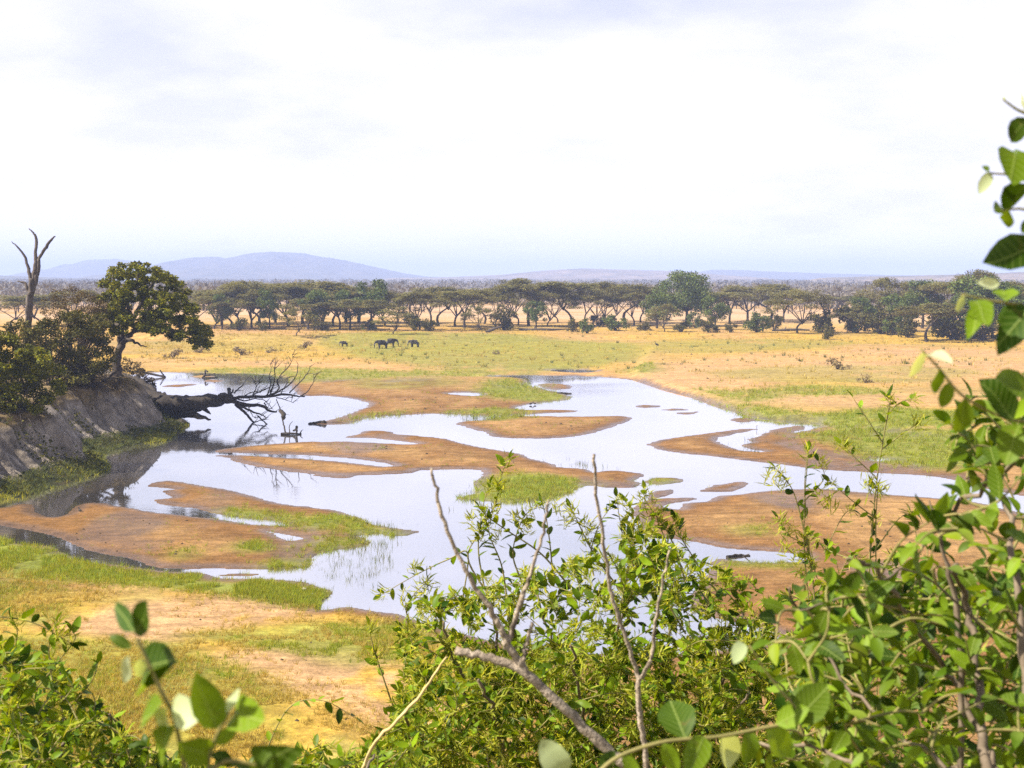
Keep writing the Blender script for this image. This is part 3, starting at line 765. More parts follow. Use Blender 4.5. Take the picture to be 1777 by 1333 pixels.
# ------------------------------------------------------------------ far trees
def crown_mesh(name, centres, radii, n, size, seed, flat=0.35, up=0.5):
    "leaf faces spread through clumps; centres (K,3), radii (K,3)"
    g = rngf(seed)
    centres = np.asarray(centres, float); radii = np.asarray(radii, float)
    w = radii.prod(1) ** 0.66; w /= w.sum()
    k = g.choice(len(centres), n, p=w)
    d = g.normal(size=(n, 3)); d /= np.linalg.norm(d, axis=1)[:, None]
    rr = g.random(n) ** 0.42
    pos = centres[k] + d * radii[k] * rr[:, None]
    dirs = d * np.array([1, 1, flat]) + 0.6 * g.normal(size=(n, 3)) * np.array([1, 1, flat])
    nor = d * 0.6 + np.array([0, 0, up]) + 0.5 * g.normal(size=(n, 3))
    tone = (0.75 + 0.5 * g.random(len(centres)))[k] * (0.8 + 0.4 * g.random(n))
    tint = np.stack([tone * (0.95 + 0.15 * g.random(n)), tone, tone * (0.9 + 0.2 * g.random(n))], 1)
    sz = size * (0.6 + 0.8 * g.random(n))
    return scatter(LEAF_CARD[0], LEAF_CARD[1], basis(dirs, nor), pos - 0.5 * sz[:, None] * dirs / np.linalg.norm(dirs, axis=1)[:, None], sz, tint, name)

def acacia_proto(seed, forks=5, fork_h=0.35, lean=0.1, R=0.48, n=6500, dome=0.16, size=0.030):
    "unit-height flat-topped acacia: (trunk mesh, crown mesh)"
    g = rngf(seed)
    T = Tubes()
    la = g.random() * 6.28
    top = np.array([math.cos(la) * lean, math.sin(la) * lean, fork_h])
    T.add(catmull([(0, 0, -0.03), (0.1 * lean, 0, fork_h * 0.5), top], 3), [0.021, 0.016, 0.014], 6, 0.15, seed)
    cen, rad = [], []
    for k in range(forks):
        a = k / forks * 6.28 + g.random() * 0.9
        r = R * (0.45 + 0.45 * g.random())
        tip = np.array([top[0] * 0.6 + math.cos(a) * r, top[1] * 0.6 + math.sin(a) * r, 0])
        tip[2] = 0.93 - (dome + 0.10) * (r / R) ** 2 - 0.04 * g.random()
        midp = top * 0.45 + tip * 0.55 + np.array([math.cos(a), math.sin(a), 0]) * -0.04 + np.array([0, 0, 0.03 * g.normal()])
        st = top * (0.72 + 0.28 * g.random())
        pl = catmull([st, midp, tip], 4)
        T.add(pl, [0.011, 0.007, 0.003], 5)
        nsub = 4
        for q in range(nsub):
            b0 = pl[4 + int(g.integers(0, 4))]
            a2 = a + g.normal() * 0.8
            r2 = min(R, r * (0.6 + 0.75 * g.random()))
            t2 = np.array([top[0] * 0.6 + math.cos(a2) * r2, top[1] * 0.6 + math.sin(a2) * r2, 0])
            t2[2] = 0.94 - (dome + 0.10) * (r2 / R) ** 2 - 0.12 * g.random() ** 2
            T.add(catmull([b0, b0 * 0.5 + t2 * 0.5 + np.array([0, 0, -0.02]), t2], 3), [0.006, 0.0025], 4)
            cen.append(t2); rad.append((0.10 + 0.07 * g.random(), 0.10 + 0.07 * g.random(), 0.04 + 0.045 * g.random()))
        cen.append(tip); rad.append((0.14, 0.14, 0.05))
    tv = np.concatenate(T.v); tf = np.concatenate(T.f)
    tm = mesh_np('trunk', tv, tf, smooth=True)
    cm = crown_mesh('crown', cen, rad, n, size, seed + 5, 0.25, 1.1)
    return tm, cm

def round_proto(seed, n=4600, size=0.045, low=0.28, w=0.42, trunk=True, clumps=26):
    g = rngf(seed)
    T = Tubes()
    T.add(catmull([(0, 0, -0.03), (0.02, 0.01, 0.2), (0, 0, 0.5)], 3), [0.035, 0.026, 0.012], 6, 0.15, seed)
    cen, rad = [], []
    for k in range(clumps):
        a = g.random() * 6.28
        zz = low + (0.93 - low) * g.random() ** 0.8
        env = w * math.sqrt(max(0.05, 1 - ((zz - 0.55) / 0.5) ** 2))
        r = env * (0.35 + 0.6 * g.random())
        c = np.array([math.cos(a) * r, math.sin(a) * r, zz])
        cen.append(c); s_ = 0.10 + 0.08 * g.random()
        rad.append((s_, s_, s_ * 0.75))
        T.add(catmull([(0, 0, 0.25 + 0.2 * g.random()), c * 0.5 + np.array([0, 0, 0.12]), c], 3), [0.010, 0.003], 4)
    tm = mesh_np('trunk', np.concatenate(T.v), np.concatenate(T.f), smooth=True)
    return tm, crown_mesh('crown', cen, rad, n, size, seed + 5, 0.7, 0.5)

def bush_proto(seed, n=1300, size=0.085, w=0.6, clumps=18):
    g = rngf(seed)
    T = Tubes(); cen, rad = [], []
    for k in range(clumps):
        a = g.random() * 6.28; r = w * math.sqrt(g.random()) * 0.8
        zz = (0.15 + 0.7 * g.random()) * math.sqrt(max(0.1, 1 - (r / w) ** 2))
        c = np.array([math.cos(a) * r, math.sin(a) * r, zz])
        cen.append(c); s_ = 0.13 + 0.10 * g.random(); rad.append((s_, s_, s_ * 0.8))
        T.add(catmull([(0.05 * math.cos(a), 0.05 * math.sin(a), -0.05), c * 0.5 + np.array([0, 0, 0.05]), c], 2), [0.016, 0.005], 4)
    tm = mesh_np('stem', np.concatenate(T.v), np.concatenate(T.f), smooth=True)
    return tm, crown_mesh('foliage', cen, rad, n, size, seed + 5, 0.8, 0.4)

def with_mats(pair, a, b_):
    pair[0].materials.append(a); pair[1].materials.append(b_); return pair
AC = [with_mats(acacia_proto(200 + k, forks=[4, 5, 6, 5, 4, 6, 5][k], fork_h=[0.30, 0.42, 0.25, 0.35, 0.5, 0.2, 0.3][k], lean=[0.05, 0.14, 0.1, 0.03, 0.18, 0.08, 0.1][k],
      R=[0.50, 0.46, 0.60, 0.54, 0.42, 0.62, 0.5][k], dome=[0.14, 0.10, 0.26, 0.2, 0.12, 0.3, 0.18][k]), M['fartrunk'], M['acacia']) for k in range(7)]
DOME = [with_mats(acacia_proto(230 + k, 6, 0.16, 0.1, 0.55, 2600, 0.42, 0.045), M['fartrunk'], M['acacia']) for k in range(2)]
RND = [with_mats(round_proto(240 + k), M['fartrunk'], M['fargreen']) for k in range(3)]
BIG = [with_mats(round_proto(250, 11000, 0.034, 0.26, 0.56, True, 60), M['fartrunk'], M['fargreen'])]
BSH = [with_mats(bush_proto(260 + k), M['fartrunk'], M['bushleaf']) for k in range(4)]
GBSH = [with_mats(bush_proto(270 + k), M['fartrunk'], M['fargreen']) for k in range(2)]

# kind, base u, base v, top v, crown width in px
TREES = [('r', 1655, 585, 518, 80), ('r', 1560, 575, 512, 74), ('r', 1500, 575, 522, 62), ('r', 1690, 588, 498, 100), ('r', 1755, 588, 500, 104), ('d', 1470, 578, 532, 74), ('r', 1140, 570, 515, 60), ('r', 1240, 572, 520, 56), ('r', 385, 572, 520, 50), ('r', 545, 572, 512, 56), ('d', 835, 574, 535, 70), ('r', 930, 570, 525, 44),
    ('a', 385, 564, 508, 110), ('a', 450, 562, 500, 120), ('a', 525, 562, 499, 120), ('a', 600, 560, 501, 110), ('a', 690, 562, 508, 80), ('a', 415, 572, 520, 80), ('a', 535, 572, 518, 84), ('a', 590, 573, 520, 80), ('a', 640, 574, 524, 70), ('a', 748, 560, 506, 80), ('a', 1030, 566, 505, 80), ('a', 1100, 566, 512, 70), ('a', 1240, 560, 512, 70), ('a', 1360, 560, 505, 80), ('a', 1575, 565, 508, 70), ('a', 1745, 570, 498, 90), ('a', 860, 566, 508, 70),
    ('a', 372, 571, 512, 95), ('a', 402, 569, 505, 110), ('a', 436, 570, 500, 120), ('r', 467, 572, 510, 46), ('a', 500, 567, 498, 130), ('a', 478, 560, 499, 110), ('a', 548, 566, 500, 120), ('a', 578, 566, 501, 115),
    ('a', 560, 570, 515, 90), ('r', 607, 571, 513, 58), ('R', 645, 567, 496, 78), ('a', 622, 560, 500, 110), ('a', 668, 566, 507, 95), ('d', 514, 583, 534, 74), ('d', 683, 580, 530, 76), ('a', 728, 573, 512, 82), ('a', 762, 566, 504, 88), ('a', 790, 567, 506, 96),
    ('a', 806, 570, 509, 104), ('a', 840, 563, 512, 80), ('a', 899, 565, 492, 84), ('a', 918, 566, 494, 104), ('a', 950, 567, 510, 76), ('a', 992, 565, 494, 92), ('a', 1015, 560, 508, 66), ('a', 1052, 563, 500, 78), ('a', 1086, 561, 503, 104),
    ('a', 1066, 558, 498, 80), ('a', 1112, 560, 508, 72), ('a', 968, 560, 502, 80), ('a', 882, 560, 505, 70), ('B', 1190, 566, 477, 120), ('d', 1153, 576, 527, 66), ('a', 1142, 556, 508, 70), ('a', 1266, 562, 508, 80), ('a', 1298, 558, 496, 110), ('a', 1336, 556, 497, 108), ('a', 1384, 578, 507, 104),
    ('a', 1432, 547, 516, 58), ('a', 1462, 545, 515, 60), ('a', 1490, 546, 516, 56), ('a', 1515, 566, 512, 72), ('a', 1545, 566, 490, 78), ('r', 1600, 570, 491, 84), ('a', 1608, 593, 525, 104), ('a', 1690, 575, 484, 80), ('r', 1722, 586, 498, 90), ('a', 1650, 572, 500, 84),
    ('a', 1770, 580, 500, 90), ('a', 20, 566, 515, 110), ('a', 70, 566, 518, 110), ('a', 130, 566, 512, 100), ('a', 340, 568, 516, 100)]
BUSHES = [('b', 720, 574, 545, 46), ('b', 876, 573, 541, 50), ('g', 1019, 579, 556, 28), ('b', 994, 576, 556, 26), ('g', 1070, 574, 552, 50), ('b', 1040, 566, 550, 40), ('g', 1208, 569, 543, 38), ('b', 1182, 576, 560, 34), ('b', 1230, 577, 558, 42), ('b', 1120, 574, 560, 26),
    ('g', 1315, 577, 550, 46), ('b', 1268, 577, 562, 24), ('b', 1425, 577, 545, 56), ('b', 1433, 589, 569, 32), ('b', 1345, 572, 550, 34), ('b', 1484, 578, 538, 70), ('b', 1530, 580, 543, 60), ('g', 1481, 578, 557, 30), ('G', 1553, 583, 554, 42), ('b', 1575, 586, 555, 46), ('b', 1656, 590, 548, 96), ('b', 1705, 591, 555, 70),
    ('b', 1760, 593, 545, 84), ('b', 1520, 570, 530, 60), ('b', 1800, 593, 550, 80), ('g', 640, 573, 556, 30), ('b', 560, 574, 560, 40), ('b', 415, 574, 556, 36), ('b', 455, 574, 558, 30), ('b', 745, 575, 556, 34), ('b', 1640, 582, 540, 60)]
ORD = ['first', 'second', 'third', 'fourth', 'fifth', 'sixth', 'seventh', 'eighth', 'ninth', 'tenth', 'eleventh', 'twelfth', 'thirteenth', 'fourteenth', 'fifteenth', 'sixteenth', 'seventeenth', 'eighteenth', 'nineteenth']
def ordn(i):
    if i < 19: return ORD[i]
    t = ['twentieth', 'thirtieth', 'fortieth', 'fiftieth', 'sixtieth', 'seventieth'][(i + 1) // 10 - 2]
    if (i + 1) % 10 == 0: return t
    return ['twenty', 'thirty', 'forty', 'fifty', 'sixty', 'seventy'][(i + 1) // 10 - 2] + '-' + ORD[(i + 1) % 10 - 1]
G0 = rngf(9)
def far_plant(rec, idx, name, label, cat, group, pair, parts):
    kind, u, v, vt, w = rec
    p = ground_at(u, v, 2.0)
    hgt = (v - vt) / F * p[1]
    wid = w * (1.32 if kind == 'a' else 1.0) / F * p[1]
    o = thing(name, (p[0], p[1], p[2] - 0.05), label, cat, group)
    ext = np.empty(len(pair[1].vertices) * 3, np.float32); pair[1].vertices.foreach_get('co', ext); ext = ext.reshape(-1, 3)
    sw = wid / (np.ptp(ext[:, 0]) * 0.5 + np.ptp(ext[:, 1]) * 0.5)
    sh = hgt / np.percentile(ext[:, 2], 94) * (0.92 + 0.2 * G0.random())
    o.scale = (sw, sw, sh)
    o.rotation_euler = (0, 0, G0.random() * 6.28)
    for nm, me in zip(parts, pair):
        c = link(nm, me, None, o)
    return o
cnt = {}
for rec in sorted(TREES, key=lambda r: r[1]):
    k = rec[0]; i = cnt.get(k, 0); cnt[k] = i + 1
    if k == 'a':
        far_plant(rec, i, 'acacia_tree', ordn(i) + ' flat-topped acacia from the left in the tree line across the river', 'tree', 'flat-topped acacias across the river', AC[int(G0.integers(0, 7))], ('trunk', 'crown'))
    elif k == 'd':
        far_plant(rec, i, 'acacia_tree', 'low domed acacia in front of the tree line, ' + ORD[i] + ' from the left', 'tree', 'low domed acacias', DOME[i % 2], ('trunk', 'crown'))
    elif k == 'r':
        far_plant(rec, i, 'green_tree', 'dense dark green tree among the far acacias, ' + ORD[i] + ' from the left', 'tree', 'dense green trees across the river', RND[i % 3], ('trunk', 'crown'))
    elif k == 'R':
        far_plant(rec, i, 'green_tree', 'bright green tree standing above the acacias behind the elephants', 'tree', 'dense green trees across the river', RND[1], ('trunk', 'crown'))
    elif k == 'B':
        far_plant(rec, i, 'broad_tree', 'tallest broad round-crowned tree of the far tree line', 'tree', None, BIG[0], ('trunk', 'crown'))
i = 0
for rec in sorted(BUSHES, key=lambda r: r[1]):
    pr = BSH[i % 4] if rec[0] == 'b' else GBSH[i % 2]
    far_plant(rec, i, 'bush', ordn(i) + ' rounded bush from the left below the far acacias', 'bush', 'bushes below the far acacias', pr, ('stem', 'foliage')); i += 1
# dry low shrubs on the far plain
SHR = [(1455, 641, 622, 42), (1500, 664, 650, 26), (300, 622, 606, 34), (420, 616, 602, 36), (530, 604, 594, 26), (860, 615, 608, 14), (470, 612, 602, 24), (350, 612, 600, 30)]
DRYB = [with_mats(bush_proto(280 + k, 420, 0.11, 0.7, 12), M['fartrunk'], M['dryshrub']) for k in range(2)]
for i, r_ in enumerate(sorted(SHR)):
    far_plant(('s',) + r_, i, 'dry_shrub', ORD[i] + ' low grey-brown shrub from the left on the dry grass plain', 'shrub', 'dry shrubs on the plain', DRYB[i % 2], ('stem', 'foliage'))

# the far-off wood that reads as one mass
g = rngf(77)
N = 9500
yy = 640 * np.exp(g.random(N) ** 0.8 * 1.8)
xx = (g.random(N) - 0.5) * 1.0 * yy
keep = fbm(xx * 0.006, yy * 0.002, 131) > 0.42
keep |= yy > 1500
keep &= (xx > -0.02 * yy) | (g.random(N) < 0.75)
xx, yy = xx[keep], yy[keep]
zz = height(xx, yy)
cen = []; rad = []
hh_ = 6 + 6 * g.random(len(xx))
K = 26
idx = np.repeat(np.arange(len(xx)), K)
d = g.normal(size=(len(idx), 3)); d /= np.linalg.norm(d, axis=1)[:, None]
R_ = (hh_ * (0.35 + 0.3 * g.random(len(xx))))[idx]
pos = np.stack([xx[idx] + d[:, 0] * R_ * 0.7, yy[idx] + d[:, 1] * R_ * 0.7, zz[idx] + hh_[idx] * 0.72 + d[:, 2] * hh_[idx] * 0.24], 1)
tone = (0.85 + 0.3 * g.random(len(xx)))[idx]
tint = np.stack([tone, tone, tone], 1)
me = scatter(LEAF_CARD[0], LEAF_CARD[1], basis(d + 0.3 * g.normal(size=d.shape), d + np.array([0, 0, 0.6])), pos, R_ * (0.25 + 0.3 * g.random(len(idx))), tint, 'far_woodland')
tr = np.array([(-0.02, 0, 0), (0.02, 0, 0), (0.015, 0, 1), (-0.015, 0, 1)])
link('far_woodland', me, M['farwood'], kind='stuff', label='hazy leafless woodland far beyond the acacias', category='woodland')
T = Tubes()
o2 = np.argsort(yy)[:700]
eye = np.repeat(np.eye(3)[None], len(o2), 0)
tq = np.array([(-0.03, 0, 0), (0.03, 0, 0), (0.02, 0.0, 1), (-0.02, 0.0, 1), (0, -0.03, 0), (0, 0.03, 0), (0, 0.02, 1), (0, -0.02, 1)])
me = scatter(tq, np.array([(0, 1, 2, 3), (4, 5, 6, 7)]), eye, np.stack([xx[o2], yy[o2], zz[o2] - 0.1], 1), hh_[o2] * 0.8, None, 'far_trunks')
link('far_woodland', me, M['fartrunk'], kind='stuff', label='thin trunks of the far woodland seen under the acacias', category='woodland')

# fallen logs below the acacias
def lying_log(pxs, rad, label, name='fallen_log', base=None, mat='bark'):
    p0 = ground_at(*pxs[0][:2], 1.0)
    pts = []
    for q in pxs:
        pp = P(q[0], q[1], p0[1] + (q[2] if len(q) > 2 else 0))
        pts.append(pp)
    pts = np.array(pts)
    return p0, catmull(pts, 4)
for i, (pxs, lab) in enumerate([([(843, 577), (860, 570), (872, 566)], 'leaning dead log below the leftmost tall acacias'), ([(900, 573), (950, 572), (985, 571)], 'long grey log lying below the middle acacias'),
                             ([(1105, 572), (1122, 566), (1140, 563)], 'broken log beside the domed acacia'), ([(1340, 575), (1380, 572), (1405, 573)], 'pale log under the grey acacia on the right')]):
    p0, pl = lying_log(pxs, 0, lab)
    T = Tubes(); T.add(pl, [0.55, 0.4, 0.2], 6, 0.2, i)
    T.add([pl[2], pl[2] + np.array([0.6, 0, 1.2])], [0.2, 0.08], 5)
    o = T.build('fallen_log', M['bark']); o['label'] = lab; o['category'] = 'log'; o['group'] = 'logs below the acacias'

# ------------------------------------------------------------------ elephants
def skin_mesh(name, verts, edges, radii, sub=2, root=0):
    me = bpy.data.meshes.new(name + '_src')
    me.from_pydata([tuple(v) for v in verts], edges, [])
    o = bpy.data.objects.new(name + '_src', me)
    COL.objects.link(o)
    o.modifiers.new('skin', 'SKIN')
    for i_, r in enumerate(radii):
        d_ = me.skin_vertices[0].data[i_]
        d_.radius = (r, r) if np.ndim(r) == 0 else r
        d_.use_root = (i_ == root)
    s_ = o.modifiers.new('sub', 'SUBSURF'); s_.levels = sub; s_.render_levels = sub
    dg = bpy.context.evaluated_depsgraph_get()
    out = bpy.data.meshes.new_from_object(o.evaluated_get(dg))
    out.name = name
    bpy.data.objects.remove(o); bpy.data.meshes.remove(me)
    out.polygons.foreach_set('use_smooth', np.ones(len(out.polygons), bool))
    return out
def elephant_meshes(seed, head_down=0.3):
    g = rngf(seed)
    # shoulder height 1.0; x forward
    V_ = [(0.0, 0, 0.70), (0.38, 0, 0.74), (-0.38, 0, 0.72), (0.62, 0, 0.84), (0.80, 0, 0.80), (0.95, 0, 0.62), (1.0, 0, 0.40), (0.98, 0, 0.18), (1.02, 0, 0.04),
          (0.40, 0.19, 0.50), (0.42, 0.19, 0.25), (0.42, 0.19, 0.0), (0.40, -0.19, 0.50), (0.36, -0.19, 0.25), (0.35, -0.19, 0.0),
          (-0.40, 0.18, 0.48), (-0.43, 0.18, 0.25), (-0.40, 0.18, 0.0), (-0.40, -0.18, 0.48), (-0.46, -0.18, 0.25), (-0.46, -0.18, 0.0), (-0.60, 0, 0.62), (-0.68, 0, 0.35)]
    E = [(0, 1), (0, 2), (1, 3), (3, 4), (4, 5), (5, 6), (6, 7), (7, 8), (1, 9), (9, 10), (10, 11), (1, 12), (12, 13), (13, 14), (2, 15), (15, 16), (16, 17), (2, 18), (18, 19), (19, 20), (2, 21), (21, 22)]
    R_ = [0.31, 0.28, 0.26, 0.17, 0.19, 0.10, 0.07, 0.05, 0.035, 0.13, 0.095, 0.10, 0.13, 0.095, 0.10, 0.14, 0.10, 0.10, 0.14, 0.10, 0.10, 0.03, 0.015]
    body = skin_mesh('body', V_, E, R_, 2)
    body.materials.append(M['elephant'])
    ear_v = np.array([(0.66, 0, 0.98), (0.52, 0.06, 1.0), (0.40, 0.12, 0.9), (0.38, 0.14, 0.72), (0.48, 0.10, 0.56), (0.60, 0.05, 0.62), (0.68, 0.0, 0.78), (0.53, 0.09, 0.8)])
    ear_f = np.array([(0, 1, 7), (1, 2, 7), (2, 3, 7), (3, 4, 7), (4, 5, 7), (5, 6, 7), (6, 0, 7)])
    ears = []
    for s_ in (1, -1):
        v = ear_v.copy(); v[:, 1] = (v[:, 1] + 0.17) * s_
        v2 = v.copy(); v2[:, 1] += 0.02 * s_
        f2 = np.concatenate([ear_f, ear_f[:, ::-1] + 8])
        me = mesh_np('ear', np.concatenate([v, v2]), f2, smooth=True); me.materials.append(M['elephant']); ears.append(me)
    tusks = []
    for s_ in (1, -1):
        T = Tubes(); T.add(catmull([(0.88, 0.09 * s_, 0.62), (0.97, 0.12 * s_, 0.5), (1.08, 0.11 * s_, 0.47)], 3), [0.022, 0.006], 5)
        me = mesh_np('tusk', np.concatenate(T.v), np.concatenate(T.f), smooth=True); me.materials.append(M['ivory']); tusks.append(me)
    return body, ears, tusks
EL = elephant_meshes(1)
for (u, v, hpx, rz, lab) in [(598, 601.5, 10.5, math.pi, 'small lone elephant farthest left on the grass plain'), (664, 605, 16.5, math.radians(200), 'elephant at the front of the middle pair, facing the river'),
                           (677, 602, 16.0, math.radians(12), 'broad elephant behind its companion in the middle pair'), (720, 602.5, 14, math.radians(172), 'dark elephant farthest right of the group on the plain')]:
    p = ground_at(u, v, 0.8)
    hgt = hpx / F * p[1] / 1.12
    o = thing('elephant', tuple(p), lab, 'elephant', 'elephants grazing on the plain')
    o.scale = (hgt,) * 3; o.rotation_euler = (0, 0, rz)
    link('body', EL[0], None, o)
    for e in EL[1]: link('ear', e, None, o)
    for e in EL[2]: link('tusk', e, None, o)

# ------------------------------------------------------------------ birds
def bird(u, v, hpx, rz, mat, lab, long_leg=True):
    p = ground_at(u, v, 0.1); p[2] = max(p[2], 0.0)
    s_ = hpx / F * p[1]
    if long_leg:
        V_ = [(0, 0, 0.55), (0.18, 0, 0.62), (0.24, 0, 0.78), (0.20, 0, 0.90), (0.28, 0, 0.95), (0.42, 0, 0.93), (-0.2, 0, 0.48), (-0.32, 0, 0.42)]
        E = [(0, 1), (1, 2), (2, 3), (3, 4), (4, 5), (0, 6), (6, 7)]; R_ = [0.12, 0.07, 0.03, 0.028, 0.045, 0.008, 0.08, 0.02]
    else:
        V_ = [(0, 0, 0.35), (0.3, 0, 0.45), (0.42, 0, 0.7), (0.5, 0, 0.9), (0.7, 0, 0.87), (-0.35, 0, 0.36), (-0.6, 0, 0.42)]
        E = [(0, 1), (1, 2), (2, 3), (3, 4), (0, 5), (5, 6)]; R_ = [0.25, 0.2, 0.09, 0.11, 0.02, 0.18, 0.04]
    o = thing('bird', tuple(p), lab, 'bird')
    o.scale = (s_,) * 3; o.rotation_euler = (0, 0, rz)
    me = skin_mesh('body', V_, E, R_, 1); me.materials.append(M[mat]); link('body', me, None, o)
    for sy in (0.04, -0.04):
        T = Tubes(); top_ = 0.5 if long_leg else 0.25
        T.add([(0, sy, top_), (0.02, sy, top_ * 0.5), (0, sy, -0.02), (0.08, sy, -0.02)], 0.014, 4)
        m2 = mesh_np('leg', np.concatenate(T.v), np.concatenate(T.f)); m2.materials.append(M['dark_feather']); link('leg', m2, None, o)
bird(1313, 746, 13, 0.3, 'white_feather', 'pale wading heron at the tip of the narrow sand spit')
bird(921, 705, 6, 0.4, 'dark_feather', 'dark duck at the water edge, left one of two', False)
bird(928, 705, 6, 2.6, 'dark_feather', 'dark duck at the water edge, right one of two', False)
bird(139, 889, 9, 2.4, 'dark_feather', 'small dark bird on the shore of the near left sandbar', False)
bird(1140, 605, 13, 2.8, 'dark_feather', 'dark long-legged stork standing alone on the far plain')

# ------------------------------------------------------------------ left bank plants and dead wood
def px_tube(T, pts, D, radii, sides=6, rough=0.15, seed=0, jit=0.0, sub=4):
    g = rngf(seed)
    w = np.array([P(q[0], q[1], D + (q[2] if len(q) > 2 else 0)) for q in pts])
    c = catmull(w, sub)
    if jit: c[1:-1] += g.normal(size=(len(c) - 2, 3)) * jit
    T.add(c, radii, sides, rough, seed)
    return c

# bare standing snag
D = 172.0
base = P(49, 600, D)
o = thing('dead_tree', tuple(base), 'bare dead tree with three grey limbs standing on the left bank', 'dead tree')
T = Tubes()
px_tube(T, [(49, 640), (48, 575), (51, 530), (54, 500), (56, 484)], D, [0.55, 0.47, 0.42, 0.36], 8, 0.25, 1, 0.04)
T.build('trunk', M['snagwood'], o, base)
for k, (pts, rr) in enumerate([([(55, 492), (49, 466), (44, 447), (32, 430), (20, 419)], [0.25, 0.16, 0.05]), ([(56, 488), (61, 465), (62, 445), (63, 415), (57, 404), (50, 396)], [0.34, 0.24, 0.16, 0.05]),
                             ([(60, 470), (67, 450), (78, 432), (87, 418), (96, 410)], [0.26, 0.20, 0.20, 0.08]), ([(50, 505), (44, 492), (38, 490), (30, 488)], [0.22, 0.14, 0.05]), ([(58, 500), (64, 480), (67, 462), (67, 450)], [0.3, 0.24, 0.2])]):
    T = Tubes(); px_tube(T, pts, D, rr, 6, 0.2, k + 5, 0.03); T.build('limb', M['snagwood'], o, base)

# leafy tree leaning over the water
D = 170.0
base = P(203, 652, D); bz = bank_z(base[0], base[1]); base[2] = bz - 0.2
o = thing('leaning_tree', tuple(base), 'dense green tree leaning out from the top of the left bank', 'tree')
T = Tubes()
rootp = [tuple(to_px(base[0], base[1], base[2])), (203, 640), (203, 618), (212, 600), (220, 585)]
px_tube(T, rootp, D, [0.75, 0.6, 0.5, 0.42, 0.34], 8, 0.2, 3, 0.03)
limbs = [[(206, 612), (207, 590), (206, 560), (215, 520), (225, 480)], [(220, 586), (232, 575), (250, 555), (280, 540), (320, 560)], [(216, 592), (228, 590), (240, 598), (255, 602)], [(207, 590), (222, 556), (224, 520), (240, 480), (235, 458)],
         [(206, 565), (195, 545), (180, 520), (165, 505)], [(232, 575), (262, 530), (290, 510), (320, 520), (345, 560)], [(224, 520), (200, 490), (195, 475)], [(250, 555), (300, 575), (335, 590), (345, 600)], [(228, 560), (260, 500), (280, 480)]]
for k, lp in enumerate(limbs):
    lp = [(a, b_, 2.5 * math.sin(k * 2.1) * (j / 3)) for j, (a, b_) in enumerate(lp)]
    px_tube(T, lp, D, [0.30, 0.2, 0.12, 0.05], 6, 0.2, k + 11, 0.06)
T.build('trunk', M['bark'], o, base)
g = rngf(31)
outline = np.array([(165, 505), (178, 470), (205, 450), (235, 446), (262, 455), (285, 468), (305, 478), (325, 495), (338, 520), (343, 545), (360, 560), (372, 585), (368, 605), (350, 612), (335, 606), (322, 590), (300, 588), (275, 580), (255, 578), (235, 575), (205, 590), (185, 575), (165, 560), (150, 530)])
def in_poly(p, poly):
    a = poly; b_ = np.roll(poly, -1, 0)
    c1 = (a[None, :, 1] <= p[:, 1:2]) != (b_[None, :, 1] <= p[:, 1:2])
    xi = a[:, 0] + (p[:, 1:2] - a[:, 1]) / np.where(b_[:, 1] == a[:, 1], 1e-9, b_[:, 1] - a[:, 1]) * (b_[:, 0] - a[:, 0])
    return (c1 & (xi > p[:, 0:1])).sum(1) % 2 == 1
def sample_poly(poly, n, g):
    poly = np.asarray(poly, float); out = []
    lo, hi = poly.min(0), poly.max(0); tot = 0
    while tot < n:
        q = lo + (hi - lo) * g.random((n * 2, 2)); q = q[in_poly(q, poly)]
        out.append(q); tot += len(q)
    return np.concatenate(out)[:n]
def crown_from_outline(outline, D, depth, nclump, n, size, seed, rpx=(10, 18), shrink=0.93, flat=0.6):
    g = rngf(seed)
    oc = outline.mean(0)
    q = sample_poly((outline - oc) * shrink + oc, nclump, g)
    wpx = np.ptp(outline[:, 0]) / 2
    cen = np.array([P(a, b_, D + depth * (g.random() * 2 - 1) * math.sqrt(max(0.1, 1 - min(1, abs(a - oc[0]) / wpx) ** 2))) for a, b_ in q])
    r = (rpx[0] + (rpx[1] - rpx[0]) * g.random(nclump)) / F * D
    return crown_mesh('crown', cen, np.stack([r, r, r * 0.7], 1), n, size, seed + 1, flat, 0.5)
cm = crown_from_outline(outline, D, 6.0, 240, 30000, 0.34, 41, (6, 13))
cm.transform(__import__('mathutils').Matrix.Translation(-Vector(base)))
link('crown', cm, M['banktree'], o)
